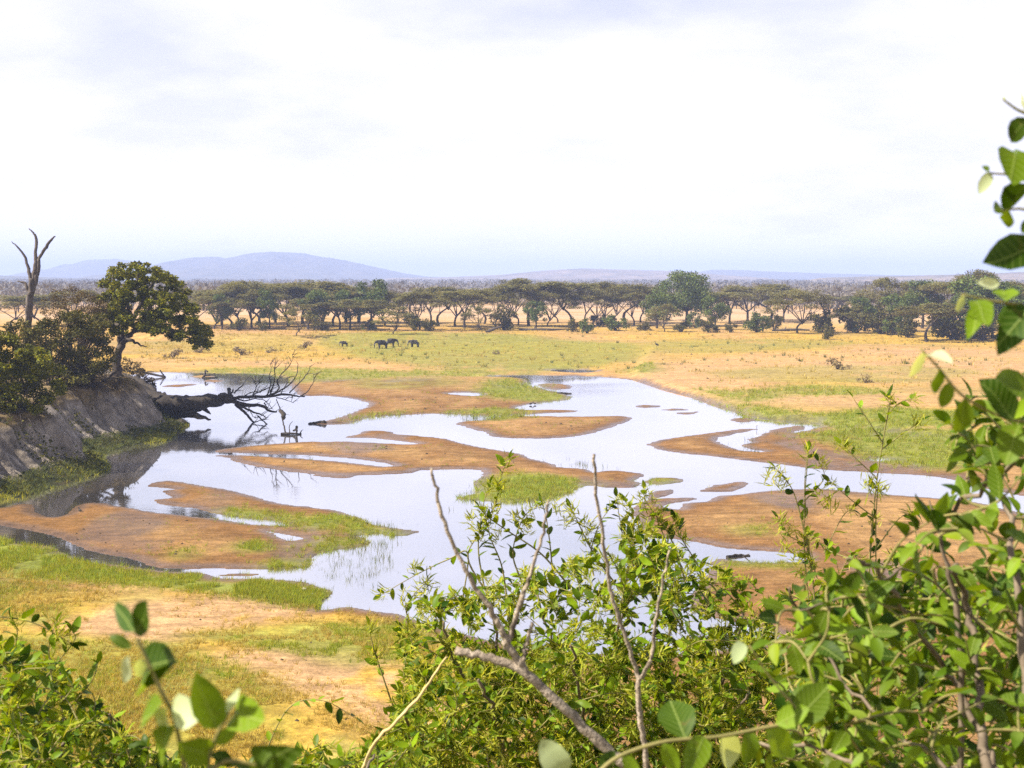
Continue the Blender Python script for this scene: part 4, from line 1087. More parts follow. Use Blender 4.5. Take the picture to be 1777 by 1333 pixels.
# small outer sprays that roughen the outline
def bush_on_bank(u, v, outline, D, depth, nclump, n, size, seed, mat, label, name='bush', rpx=(7, 14), stems=10, smat='bark', srad=0.10, flat=0.6):
    b0 = P(u, v, D)
    b0[2] = min(b0[2], bank_z(b0[0], b0[1]) + 0.1) if b0[0] < -30 else b0[2]
    o = thing(name, tuple(b0), label, 'bush')
    outline = np.asarray(outline, float)
    cm = crown_from_outline(outline, D, depth, nclump, n, size, seed, rpx, 0.95, flat)
    cm.name = 'foliage'
    cm.transform(__import__('mathutils').Matrix.Translation(-Vector(b0)))
    link('foliage', cm, M[mat], o)
    g = rngf(seed + 9); T = Tubes()
    tips = sample_poly(outline, stems, g)
    for t_ in tips:
        tp = P(t_[0], t_[1], D + depth * 0.8 * (g.random() * 2 - 1))
        mid = b0 * 0.5 + tp * 0.5 + np.array([0, 0, 0.8 * g.random()]) + g.normal(size=3) * 0.3
        c = catmull([b0 + np.array([g.normal() * 0.3, g.normal() * 0.3, -0.3]), mid, tp], 5)
        T.add(c, [srad, srad * 0.6, srad * 0.15], 5)
        for _ in range(3):
            st = c[int(g.integers(4, len(c) - 1))]
            T.add(catmull([st, st + g.normal(size=3) * 0.5 + np.array([0, 0, 0.4]), st + g.normal(size=3) * 0.9 + np.array([0, 0, 0.8])], 3), [srad * 0.35, srad * 0.08], 4)
    T.build('stem', M[smat], o, b0)
    return o
bush_on_bank(30, 720, [(-90, 590), (-40, 565), (0, 575), (40, 590), (75, 605), (108, 640), (112, 680), (85, 705), (60, 725), (30, 715), (0, 735), (-90, 740)], 132, 3.5, 210, 40000, 0.25, 301, 'banktree', 'dark green bush hanging over the near bank at the left edge', rpx=(9, 17))
bush_on_bank(90, 690, [(5, 570), (30, 555), (60, 560), (110, 540), (160, 535), (195, 560), (205, 600), (200, 640), (170, 660), (120, 668), (70, 650), (30, 630)], 158, 4.5, 170, 22000, 0.27, 311, 'bushleaf', 'olive thorn bush on the bank below the bare dead tree', rpx=(8, 15), stems=22)
bush_on_bank(125, 660, [(70, 545), (72, 515), (95, 500), (125, 498), (150, 505), (185, 520), (195, 560), (190, 600), (160, 600), (120, 590), (90, 575)], 165, 3.5, 130, 9000, 0.18, 321, 'brownleaf', 'almost leafless brown thorn bush between dead tree and leaning tree', rpx=(6, 11), stems=44, srad=0.085)
bush_on_bank(215, 668, [(205, 640), (215, 620), (238, 628), (262, 655), (278, 675), (262, 690), (235, 680), (208, 665)], 186, 2.0, 30, 1300, 0.30, 331, 'brownleaf', 'dry reddish brush at the foot of the leaning tree', rpx=(5, 9), stems=26, srad=0.06)
bush_on_bank(25, 815, [(5, 770), (20, 762), (38, 775), (42, 800), (35, 825), (10, 825)], 133, 1.0, 16, 900, 0.22, 341, 'bushleaf', 'small grey-green bush low on the near clay face', rpx=(5, 8), stems=12, srad=0.04)
bush_on_bank(95, 770, [(72, 735), (95, 738), (112, 755), (112, 775), (90, 775), (76, 755)], 143, 1.0, 16, 1000, 0.22, 351, 'banktree', 'green bush in the gully between the two clay faces', rpx=(5, 8), stems=8, srad=0.04)
bush_on_bank(150, 672, [(92, 655), (125, 645), (160, 640), (205, 648), (225, 662), (205, 678), (170, 682), (130, 690), (98, 700)], 157, 2.2, 60, 4200, 0.20, 361, 'brownleaf', 'dark dry scrub hanging along the crest of the clay bank', rpx=(4, 8), stems=40, srad=0.05)
# leafless branch trailing over the clay face
T = Tubes(); D = 161
for k, (pts, rr) in enumerate([([(92, 690), (120, 682), (150, 668), (175, 662), (203, 646)], [0.06, 0.10, 0.16]), ([(120, 682), (112, 672), (100, 668)], [0.06, 0.02]), ([(150, 668), (140, 655), (132, 640), (140, 625), (147, 612)], [0.09, 0.07, 0.03]), ([(95, 645), (110, 628), (122, 605), (124, 590)], [0.12, 0.1, 0.05]), ([(75, 600), (100, 592), (118, 585), (124, 575)], [0.05, 0.1, 0.05])]):
    px_tube(T, pts, D, rr, 5, 0.2, k + 61, 0.05)
o = T.build('bare_branch', M['bark']); o['label'] = 'bare branch trailing down across the pale clay bank'; o['category'] = 'branch'

# the fallen tree lying out over the water
def Z4(a, b_): return (240 + a / 5.226, 600 + b_ / 5.226)
D = 176.0
base = P(262, 712, D); base[2] = 0.3
o = thing('fallen_tree', tuple(base), 'big dead tree fallen from the bank across the water', 'fallen tree')
T = Tubes()
tr_ = [(206, 664, 9), (225, 672, 6), (250, 690, 3), (275, 700, 0), (310, 702, -1), (345, 699, -1), (380, 693, -1), (402, 688, -1)]
px_tube(T, tr_, D, [0.8, 1.1, 1.3, 1.4, 1.2, 0.9, 0.7, 0.55], 10, 0.3, 71, 0.08, 5)
px_tube(T, [(255, 700, 2), (285, 712, 0), (320, 716, -1), (345, 722, -2), (366, 728, -2)], D, [0.8, 0.9, 0.6, 0.3, 0.08], 8, 0.4, 72, 0.08)
px_tube(T, [(270, 705), (300, 722), (318, 735, -2), (330, 741, -2)], D, [0.8, 0.6, 0.5, 0.3], 8, 0.4, 73, 0.08)
px_tube(T, [(345, 700), (358, 712), (366, 719)], D, [0.4, 0.25, 0.05], 6, 0.3, 74)
px_tube(T, [(218, 655, 8), (240, 662, 6), (262, 676, 4), (275, 692, 2)], D, [0.3, 0.5, 0.5, 0.4], 7, 0.4, 75, 0.1)
T.build('trunk', M['darkwood'], o, base)
T = Tubes()
for k in range(16):
    g = rngf(500 + k)
    a = P(212 + 40 * g.random(), 652 + 24 * g.random(), D + 6 + 3 * g.random())
    e = a + np.array([g.normal() * 0.9, g.normal() * 0.8 - 0.5, -1.2 - 1.4 * g.random()])
    T.add(catmull([a, a * 0.5 + e * 0.5 + g.normal(size=3) * 0.3, e], 4), [0.10, 0.02], 4)
T.build('roots', M['darkwood'], o, base)
BR = [([(850, 480), (1000, 465), (1200, 458), (1330, 442), (1440, 460), (1512, 462)], .22, .07), ([(1100, 470), (1200, 445), (1270, 420), (1370, 350), (1432, 270), (1448, 190), (1432, 140)], .14, .025), ([(1240, 430), (1275, 390), (1263, 310), (1330, 225), (1388, 150), (1360, 92)], .12, .02),
      ([(1200, 440), (1236, 310), (1236, 200), (1250, 95)], .10, .018), ([(1370, 428), (1500, 292), (1545, 230), (1555, 188)], .09, .02), ([(1470, 455), (1530, 420), (1575, 360), (1592, 310), (1588, 258)], .08, .018), ([(1040, 450), (1070, 372), (1050, 330), (1030, 282)], .07, .015),
      ([(1070, 372), (1095, 330), (1102, 285)], .04, .012), ([(1170, 450), (1205, 335), (1185, 290), (1205, 215), (1195, 150)], .09, .018), ([(1050, 440), (1150, 395), (1232, 350)], .1, .03), ([(850, 500), (980, 540), (1110, 540), (1190, 590), (1258, 600)], .30, .09), ([(880, 530), (960, 600), (1012, 662), (1050, 700)], .22, .10),
      ([(900, 530), (1020, 592), (1100, 620), (1165, 655)], .16, .06), ([(1080, 635), (1140, 690), (1200, 745), (1232, 775)], .10, .05), ([(820, 500), (828, 430), (822, 392)], .30, .22), ([(830, 450), (860, 410), (858, 392)], .14, .05), ([(870, 430), (915, 385), (958, 340)], .10, .03),
      ([(880, 470), (960, 500), (1060, 480), (1150, 500), (1225, 580)], .12, .03), ([(1250, 470), (1330, 490), (1415, 522)], .07, .02), ([(1330, 490), (1370, 470), (1420, 478)], .04, .012), ([(1120, 480), (1180, 430), (1220, 360)], .06, .02), ([(950, 470), (990, 440), (1050, 420), (1110, 425)], .09, .03),
      ([(1290, 440), (1345, 340), (1350, 280)], .05, .012), ([(1235, 220), (1210, 150), (1220, 110)], .03, .01), ([(1388, 150), (1400, 110), (1395, 80)], .02, .008), ([(1140, 520), (1170, 560), (1215, 570)], .08, .03), ([(1000, 560), (1040, 640), (1075, 660)], .06, .02), ([(1040, 700), (1100, 680), (1160, 655)], .07, .04)]
for k, (pts, r0, r1) in enumerate(BR):
    T = Tubes(); dz = 2.2 * math.sin(k * 1.9)
    q = [(*Z4(*p_), -1 + dz * (j / max(1, len(pts) - 1))) for j, p_ in enumerate(pts)]
    px_tube(T, q, D, [r0, (r0 + r1) * 0.5, r1], 6, 0.3, 80 + k, 0.03)
    T.build('branch', M['darkwood'], o, base)
T = Tubes(); g = rngf(640)
for k, (pts, r0, r1) in enumerate(BR):
    if k in (14, 15): continue
    for _ in range(4):
        j = int(g.integers(1, len(pts))); t_ = g.random()
        a_ = np.array(pts[j - 1]) * (1 - t_) + np.array(pts[j]) * t_
        e_ = a_ + np.array([20 + 70 * g.random(), -95 * g.random() + 25 * (k in (10, 11, 12, 13))])
        m_ = (a_ + e_) / 2 + g.normal(size=2) * 6
        dz = 2.2 * math.sin(k * 1.9) * 0.6
        px_tube(T, [(*Z4(*a_), -1 + dz), (*Z4(*m_), -1 + dz + 0.2), (*Z4(*e_), -1 + dz + 0.5 * g.normal())], D, [0.045, 0.03, 0.012], 4, 0, 900 + k, 0.0, 2)
T.build('twigs', M['darkwood'], o, base, kind='stuff')

def snag(name, label, strokes, u0, v0, mat='darkwood', conv=Z4):
    gp = G(u0, v0, 0.0)
    o = thing(name, tuple(gp), label, 'driftwood')
    for k, (pts, r0, r1) in enumerate(strokes):
        T = Tubes()
        px_tube(T, [(*conv(*p_), 0.6 * math.sin(k * 2 + j)) for j, p_ in enumerate(pts)], gp[1], [r0, (r0 + r1) / 2, r1], 6, 0.3, 150 + k, 0.02)
        T.build('branch', M[mat], o, gp)
snag('driftwood', 'forked snag standing in the water beyond the fallen tree tips', [([(1250, 485), (1290, 590), (1310, 680), (1325, 745), (1340, 800)], .05, .10), ([(1285, 590), (1305, 605), (1320, 640), (1305, 660)], .22, .30), ([(1295, 802), (1380, 797), (1480, 800)], .20, .08), ([(1372, 790), (1370, 725), (1402, 682)], .07, .02), ([(1405, 772), (1430, 760), (1436, 735)], .10, .16), ([(1435, 800), (1436, 760)], .1, .12), ([(1470, 800), (1480, 775), (1495, 758)], .08, .02), ([(1310, 635), (1350, 625), (1375, 628)], .03, .01)], 497, 754)
snag('driftwood', 'low forked log in the back channel near the far shore', [([(585, 290), (605, 260), (608, 225), (630, 238)], .22, .12), ([(600, 268), (650, 270), (692, 252), (690, 265)], .16, .08), ([(580, 292), (640, 290), (720, 288)], .16, .1)], 362, 656)
snag('driftwood', 'long log sticking out from the left bank in the back channel', [([(-40, 235), (60, 245), (140, 262), (246, 284)], .22, .20), ([(238, 280), (215, 250), (196, 222)], .16, .10), ([(60, 245), (100, 232), (140, 236)], .1, .04)], 268, 655)
snag('driftwood', 'dark log stranded at the tip of the middle sandbank', [([(1545, 706), (1600, 700), (1650, 698), (1695, 700)], .12, .28)], 548, 736)
CL = lambda a, b_: (a, b_)
snag('driftwood', 'dark rock-like log in the lower right channel', [([(1262, 967), (1280, 963), (1302, 965)], .12, .06), ([(1290, 965), (1300, 962)], .05, .03)], 1280, 968, conv=CL)
snag('driftwood', 'small stump on the grassy point at the river bend', [([(966, 684), (978, 683), (992, 684)], .30, .16)], 978, 684, conv=CL)

# ------------------------------------------------------------------ grass
def blades(n_per, seed, spread=0.5, lean=0.5, width=0.03):
    g = rngf(seed); V_, F_ = [], []
    for k in range(n_per):
        a = g.random() * 6.28; b0 = np.array([math.cos(a), math.sin(a), 0]) * spread * g.random()
        h_ = 0.6 + 0.4 * g.random(); a2 = a + g.normal() * 0.8
        tip = b0 + np.array([math.cos(a2) * lean * g.random(), math.sin(a2) * lean * g.random(), h_])
        s_ = np.array([-math.sin(a2 + 1), math.cos(a2 + 1), 0]) * width
        V_ += [b0 - s_, b0 + s_, tip]; F_.append((3 * k, 3 * k + 1, 3 * k + 2))
    return np.array(V_), np.array(F_)
def rot_z(n, g):
    a = g.random(n) * 6.28
    z0 = np.zeros(n)
    return np.stack([np.stack([np.cos(a), -np.sin(a), z0], 1), np.stack([np.sin(a), np.cos(a), z0], 1), np.stack([z0, z0, z0 + 1], 1)], 1)
def grass_field(name, label, spots, hgt, mat, seed, smin=0.15, n_per=7, width=0.05, lean=0.6, thr=0.42, wet=False, spread=0.5):
    "spots: list of (pixel polygon, tuft count)"
    g = rngf(seed)
    ps = []
    for poly, cnt_ in spots:
        q = sample_poly(poly, cnt_, g)
        for sp_ in SAND[:2]: q = q[~(in_poly(q, np.asarray(sp_, float)) & (g.random(len(q)) < 0.8))]
        ps.append(np.array([G(a, b_, 0.3)[:2] for a, b_ in q]))
    p = np.concatenate(ps)
    p = p + g.normal(size=p.shape) * np.array([0.9, 1.3]) * (p[:, 1:2] / 100) * (g.random((len(p), 1)) < 0.5)
    s_ = shore(p[:, 0], p[:, 1])
    k = (fbm(p[:, 0] * 0.5, p[:, 1] * 0.3, seed) > thr)
    k &= (s_ > smin)
    p, s_ = p[k], s_[k]
    z = np.maximum(height(p[:, 0], p[:, 1], s_), -0.02)
    n_ = len(p)
    tv, tf = blades(n_per, seed, spread, lean, width)
    sc_ = hgt * (0.4 + 1.1 * g.random(n_) ** 1.5) * (0.6 + 0.8 * fbm(p[:, 0] * 0.2, p[:, 1] * 0.15, seed + 3))
    sc_ = sc_ * np.clip(p[:, 1] / 100, 0.8, 1.6)
    tone = 0.75 + 0.5 * g.random(n_)
    rk = 0.12 if 'dry' in mat else 0.4
    tint = np.stack([tone * (0.9 + rk * g.random(n_)), tone, tone * 0.9], 1)
    me = scatter(tv, tf, rot_z(n_, g), np.column_stack([p, z - 0.02]), np.stack([sc_ * 1.1, sc_ * 1.1, sc_], 1), tint, name)
    link(name, me, M[mat], kind='stuff', label=label, category='grass')
gp = [q for q, _ in GREEN]
grass_field('marsh_grass', 'short green grass on the mudbanks and sandbars', [(gp[7], 1500), (gp[8], 420), (gp[9], 160), (gp[10], 420), (gp[11], 60), (gp[12], 1700), (gp[13], 220), (gp[14], 300), (gp[15], 90), (gp[4], 2600), (gp[5], 2200), (gp[3], 700), (gp[2], 900), (gp[0], 1200), (gp[6], 900), (gp[20], 150), (gp[21], 150)], 0.30, 'grass_green', 701, -0.1, thr=0.38)
grass_field('bar_tufts', 'scattered small green tufts on the bare sandbars', [([(60, 885), (300, 895), (480, 918), (500, 960), (250, 970), (100, 920)], 500), ([(420, 775), (620, 768), (760, 765), (900, 795), (760, 812), (480, 806)], 700), ([(830, 735), (1060, 728), (1000, 752), (870, 752)], 300), ([(1120, 880), (1300, 862), (1500, 862), (1700, 880), (1500, 950), (1250, 945)], 600), ([(540, 690), (760, 665), (930, 690), (860, 708), (640, 718)], 700), ([(1150, 770), (1240, 765), (1400, 800), (1600, 815), (1500, 780), (1420, 760)], 500), ([(280, 845), (420, 862), (520, 885), (400, 885)], 250)], 0.16, 'grass_green', 705, 0.25, thr=0.60)
grass_field('bank_grass', 'green grass along the near left shore', [(gp[16], 5200), ([(330, 990), (400, 1005), (560, 1018), (580, 1030), (555, 1048), (440, 1034), (330, 1010)], 2600)], 0.34, 'grass_green', 711, 0.05, thr=0.36)
grass_field('dry_grass', 'yellow dry grass on the near left bank', [([(-40, 985), (300, 1020), (560, 1046), (720, 1072), (790, 1200), (760, 1360), (-60, 1360)], 24000)], 0.27, 'grass_dry', 721, 0.3, thr=0.43, width=0.055, lean=1.1)
grass_field('mixed_grass', 'green tufts among the dry grass on the near bank', [(gp[17], 4200), (gp[18], 5200), (gp[19], 1400)], 0.26, 'grass_green', 731, 0.3, thr=0.5, width=0.05, lean=0.9)
grass_field('plain_grass', 'tall dry grass across the far plain', [([(240, 575), (600, 573), (1100, 573), (1777, 588), (1777, 606), (1400, 602), (1100, 590), (700, 590), (240, 612)], 6500), ([(240, 600), (560, 590), (700, 600), (600, 625), (240, 632)], 2600), ([(1120, 600), (1777, 600), (1777, 660), (1500, 690), (1300, 690), (1190, 660)], 1700), ([(560, 590), (1120, 595), (1110, 640), (700, 640)], 1400)], 0.36, 'grass_dry', 741, 1.0, thr=0.5, n_per=5, width=0.10, lean=0.5)
grass_field('plain_tufts', 'grey-green tufts scattered over the far plain', [([(240, 580), (1777, 590), (1777, 640), (1200, 640), (1100, 645), (700, 640), (240, 630)], 1800)], 0.42, 'reed', 751, 1.0, thr=0.58, n_per=5, width=0.10)
grass_field('reeds', 'thin reeds standing in the shallows', [([(600, 925), (680, 935), (680, 985), (600, 1005), (545, 985), (560, 960)], 260), ([(650, 905), (700, 905), (690, 925)], 50), ([(1000, 798), (1032, 798), (1030, 806), (1000, 806)], 40), ([(800, 722), (865, 722), (860, 728), (805, 727)], 60), ([(800, 850), (830, 845), (830, 862), (800, 866)], 40), ([(1275, 762), (1325, 750), (1320, 785), (1285, 785)], 40), ([(285, 648), (440, 650), (440, 655), (285, 655)], 50)], 0.42, 'reed', 761, -6.0, thr=0.3, n_per=5, width=0.022, lean=0.35)
# grass on the foot of the left bank
g = rngf(771)
k = np.nonzero((oo > -0.2) & (oo < 2.9) & (V[:, 1] < 190))[0]
k = g.choice(k, 3800)
p = V[k] + np.column_stack([g.normal(size=(3800, 2)) * 0.15, np.zeros(3800)])
keep = fbm(p[:, 0] * 0.4, p[:, 1] * 0.4, 773) > 0.42
p = p[keep]
tv, tf = blades(7, 775, 0.5, 0.8, 0.06)
tone = 0.7 + 0.6 * g.random(len(p))
me = scatter(tv, tf, rot_z(len(p), g), p, 0.45 * (0.6 + 0.8 * g.random(len(p))), np.stack([tone * 1.1, tone, tone], 1), 'bank_foot_grass')
link('bank_foot_grass', me, M['reed'], kind='stuff', label='rough grass along the foot of the clay bank', category='grass')

tips_ = [(186, 815, 2.6), (165, 800, 1.6), (322, 741, 3.0), (285, 763, 1.0), (20, 868, 1.8)]
ps_ = []
for (a, b_, r_) in tips_:
    c0 = G(a, b_, 0.1)
    ps_.append(np.column_stack([c0[0] - 0.5 * r_ + g.normal(size=420) * r_, c0[1] + g.normal(size=420) * r_ * 1.6]))
ps_ = np.concatenate(ps_)
zz_ = np.array([bank_z(a, b_) for a, b_ in ps_]); ps_ = ps_[(zz_ > 0) & (zz_ < 1.3)]; zz_ = zz_[(zz_ > 0) & (zz_ < 1.3)]
tone = 0.8 + 0.6 * g.random(len(ps_))
me = scatter(tv, tf, rot_z(len(ps_), g), np.column_stack([ps_, zz_ - 0.03]), 0.45 * (0.5 + 0.8 * g.random(len(ps_))), np.stack([tone * 1.25, tone, tone], 1), 'tongue_grass')
link('tongue_grass', me, M['grass_green'], kind='stuff', label='bright green grass on the tips below the clay bank', category='grass')

sel = np.nonzero((oo > 0.6) & (oo < 7.5) & (V[:, 1] > 95) & (V[:, 1] < 200))[0]
nz_ = fbm(ss * 0.30, oo * 0.45, 791)
low = np.clip((3.6 - oo) / 3.0, 0, 1)
sel = sel[(nz_[sel] + 0.16 * low[sel]) > 0.60]
sel = g.choice(sel, 4200)
d = g.normal(size=(4200, 3)); d /= np.linalg.norm(d, axis=1)[:, None]
tone = 0.5 + 0.8 * g.random(4200)
me = scatter(LEAF_CARD[0], LEAF_CARD[1], basis(d, d + np.array([0.4, -0.6, 0.5])), V[sel] + g.normal(size=(4200, 3)) * 0.28 + np.array([0.1, -0.1, 0.15]), 0.14 + 0.25 * g.random(4200), np.stack([tone, tone, tone], 1), 'bank_scrub')
link('bank_scrub', me, M['bushleaf'], kind='stuff', label='low scrub growing in the gullies of the clay bank', category='scrub')
T = Tubes()
for k in range(70):
    c0 = V[g.choice(np.nonzero((np.abs(oo - 7.0) < 0.6) & (V[:, 1] > 110) & (V[:, 1] < 185))[0])]
    e = c0 + np.array([0.5 + 0.8 * g.random(), -0.4 - 0.8 * g.random(), -1.0 - 2.0 * g.random()])
    T.add(catmull([c0 + np.array([-0.5, 0.3, 0.1]), c0 + np.array([0.35, -0.3, 0.1]), (c0 + e) / 2 + np.array([0.3, -0.3, 0]) + g.normal(size=3) * 0.25, e + g.normal(size=3) * 0.2], 3), [0.05, 0.035, 0.01], 4)
T.build('hanging_roots', M['bark'], None, kind='stuff', label='thin dry roots hanging over the top of the clay bank', category='roots')

# clods, dung and pebbles
g = rngf(781)
spots = [([(0, 1050), (560, 1050), (740, 1120), (740, 1320), (200, 1320), (0, 1200)], 110), ([(0, 885), (260, 890), (480, 920), (450, 980), (150, 945), (0, 910)], 90), ([(420, 775), (700, 770), (900, 800), (700, 818), (480, 805)], 90), ([(850, 735), (1050, 730), (940, 755)], 30), ([(520, 690), (780, 690), (900, 705), (650, 720)], 60), ([(1130, 880), (1700, 880), (1600, 950), (1150, 925)], 90), ([(300, 600), (1700, 610), (1700, 690), (1250, 690), (1100, 645), (560, 640), (300, 635)], 300)]
ps = np.concatenate([np.array([G(a, b_, 0.4)[:2] for a, b_ in sample_poly(q, c_, g)]) for q, c_ in spots])
s_ = shore(ps[:, 0], ps[:, 1]); ps = ps[s_ > 0.2]; s_ = s_[s_ > 0.2]
zz_ = height(ps[:, 0], ps[:, 1], s_)
ico = np.array([(0.5, 0, 0), (-0.5, 0.1, 0), (0, 0.5, 0), (0.1, -0.5, 0), (0, 0, 0.45), (0.3, 0.35, 0.2)])
icf = np.array([(0, 5, 4), (5, 2, 4), (2, 1, 4), (1, 3, 4), (3, 0, 4), (0, 2, 5)])
me = scatter(ico, icf, rot_z(len(ps), g), np.column_stack([ps, zz_ - 0.01]), 0.05 + 0.30 * g.random(len(ps)) ** 4 * np.clip(ps[:, 1] / 120, 0.6, 2), None, 'clods')
link('clods', me, M['clod'], kind='stuff', label='dark clods and dung scattered on sand', category='clods')
for (u, v, spx, lab) in [(528, 1024, 11, 'pale round stone on the green point at the near shore'), (543, 1032, 6, 'smaller pale stone beside the round stone')]:
    p = ground_at(u, v, 0.3)
    r_ = spx / F * p[1] / 2
    V_ = []; g = rngf(int(u))
    for a in range(5):
        ph = a / 4 * math.pi / 2
        for b_ in range(9):
            th = b_ / 9 * 6.28; q = r_ * (0.85 + 0.3 * g.random())
            V_.append((q * math.cos(th) * math.cos(ph), q * math.sin(th) * math.cos(ph), q * math.sin(ph) * 0.8))
    f_ = np.array([(a * 9 + b_, a * 9 + (b_ + 1) % 9, a * 9 + 9 + (b_ + 1) % 9, a * 9 + 9 + b_) for a in range(4) for b_ in range(9)])
    me = mesh_np('stone', np.array(V_), f_, smooth=True)
    o = link('stone', me, M['stone']); o.location = p; o['label'] = lab; o['category'] = 'stone'
# ------------------------------------------------------------------ foreground shrubs
LF = {'oval': leaf_template(0.46, 0.14, 0.14), 'slim': leaf_template(0.34, 0.16, 0.2), 'round': leaf_template(0.70, 0.20, 0.20, 1.15), 'wide': leaf_template(0.54, 0.22, 0.28, 1.0)}
LEAF_MESH = {}
def leaf_mesh(kind, mat, var):
    key = (kind, mat, var)
    if key not in LEAF_MESH:
        g = rngf(900 + var)
        tv, tf = LF[kind]
        v = tv.copy()
        v[:, 2] += 0.05 * np.sin(v[:, 0] * (5 + 3 * g.random()) + var) + v[:, 1] * 0.25 * g.normal() * v[:, 0]
        v[:, 1] += 0.10 * g.normal() * v[:, 0] ** 2
        me = mesh_np('leaf', v, tf, np.ones((len(tf), 3)) * (0.75 + 0.5 * g.random()), smooth=True)
        me.materials.append(M[mat])
        LEAF_MESH[key] = me
    return LEAF_MESH[key]
from mathutils import Matrix, Quaternion
class Shrub:
    "a shrub built from stems, twigs with leaves, and flower sprays"
    def __init__(self, name, label, base, leaf='oval', mat='shrub', llen=0.06, seed=1, twigmat='greentwig', cat='shrub'):
        self.o = thing(name, tuple(base), label, cat)
        self.base = np.asarray(base, float)
        self.g = rngf(seed); self.kind, self.mat, self.ll, self.seed = leaf, mat, llen, seed
        self.stemlist, self.twiglist = [], []
        self.nodes = []
        self.L = []          # pos, dir, normal, len
        self.FP = []         # flower spray positions, directions, size
        self.twigmat = twigmat
    def stem(self, pts, radii, sides=6, sub=5, jit=0.0):
        pts = [np.asarray(q, float) for q in pts]
        if np.allclose(pts[0][:2], self.base[:2], atol=0.4) and abs(pts[0][2] - self.base[2]) < 0.05 and len(pts) > 1:
            a_, b_ = pts[0], pts[1]; n0 = b_ - pts[2] if len(pts) > 2 else (a_ - b_) * 0.2
            pts = [a_ + (b_ - a_) * t_ for t_ in (0, 0.4, 0.7)] + [b_ + 0.5 * n0 + 0.06 * (a_ - b_)] + pts[1:]
        c = catmull(np.asarray(pts), sub)
        if jit: c[1:-1] += self.g.normal(size=(len(c) - 2, 3)) * jit
        self.stemlist.append((c, radii, sides))
        self.nodes += list(c[1:])
        return c
    def twig(self, c, r0=0.003, r1=0.0012, every=0.035, start=0.25, flower=0.15, lscale=1.0, droop=0.0, spread=0.9):
        g = self.g
        self.twiglist.append((c, [r0, r1], 4))
        seg_ = np.r_[0, np.cumsum(np.linalg.norm(np.diff(c, axis=0), axis=1))]
        tot = seg_[-1]
        s_ = start * tot; side = 1 if g.random() < 0.5 else -1
        while s_ < tot:
            p = np.array([np.interp(s_, seg_, c[:, j]) for j in range(3)])
            k = min(len(c) - 2, np.searchsorted(seg_, s_, 'right') - 1)
            t = c[k + 1] - c[k]; t /= np.linalg.norm(t) + 1e-9
            q = np.cross(t, g.normal(size=3)); q /= np.linalg.norm(q) + 1e-9
            d = t * 0.55 + q * spread * side + np.array([0, 0, 0.10 - droop]); side = -side
            nrm_ = np.array([0, 0, 1.0]) + g.normal(size=3) * 0.6 + q * 0.3
            self.L.append((p, d, nrm_, self.ll * lscale * (0.6 + 0.6 * g.random())))
            s_ += every * (0.6 + 0.8 * g.random())
        self.L.append((c[-1], c[-1] - c[-2], np.array([0, 0, 1.0]) + g.normal(size=3) * 0.5, self.ll * lscale * 0.8))
        if g.random() < flower:
            self.FP.append((c[-1], c[-1] - c[-2], self.ll * (0.9 + 0.6 * g.random())))
    def px_twig(self, pts, D, **kw):
        w = np.array([P(q[0], q[1], D + (q[2] if len(q) > 2 else 0)) for q in pts])
        self.twig(catmull(w, 6), **kw)
    def fill(self, poly, n, drange, length=(0.15, 0.4), **kw):
        g = self.g
        q = sample_poly(poly, n, g)
        nodes = np.array(self.nodes)
        for a, b_ in q:
            D = drange[0] + (drange[1] - drange[0]) * g.random()
            tip = P(a, b_, D)
            cand = nodes[nodes[:, 2] < tip[2] + 0.05]
            if not len(cand): cand = nodes
            k = np.argmin(((cand - tip) ** 2).sum(1) + 0.02 * g.random(len(cand)))
            st = cand[k]
            v = tip - st; ln = np.linalg.norm(v) + 1e-6
            mx = length[0] + (length[1] - length[0]) * g.random()
            mid = st + v * 0.5 + g.normal(size=3) * 0.08 * ln + np.array([0, 0, 0.08 * ln])
            c = catmull([st, mid, tip], 5)
            self.twig(c, start=max(0.1, 1 - mx / ln), **kw)
            self.nodes.append(tip)
            nodes = np.vstack([nodes, tip[None]]) if len(nodes) < 4000 else nodes
    def put(self, u, v, u2, v2, D, D2=None, kind=None, mat=None, face=None):
        "one leaf whose base and tip are given by pixels"
        a, b_ = P(u, v, D), P(u2, v2, D2 or D)
        nrm_ = np.array([0, -1.0, 0.5]) if face is None else np.asarray(face, float)
        self.single(a, b_ - a, nrm_ + self.g.normal(size=3) * 0.25, np.linalg.norm(b_ - a), kind, mat)
    def single(self, p, d, nrm_, ln, kind=None, mat=None):
        R_ = basis(np.asarray(d, float)[None], np.asarray(nrm_, float)[None])[0]
        o = bpy.data.objects.new('leaf', leaf_mesh(kind or self.kind, mat or self.mat, int(self.g.integers(0, 8))))
        COL.objects.link(o); o.parent = self.o
        o.matrix_local = Matrix.LocRotScale(Vector(p - self.base), Matrix(R_.tolist()).to_quaternion(), Vector((ln,) * 3))
        self.nsingle = getattr(self, 'nsingle', 0) + 1
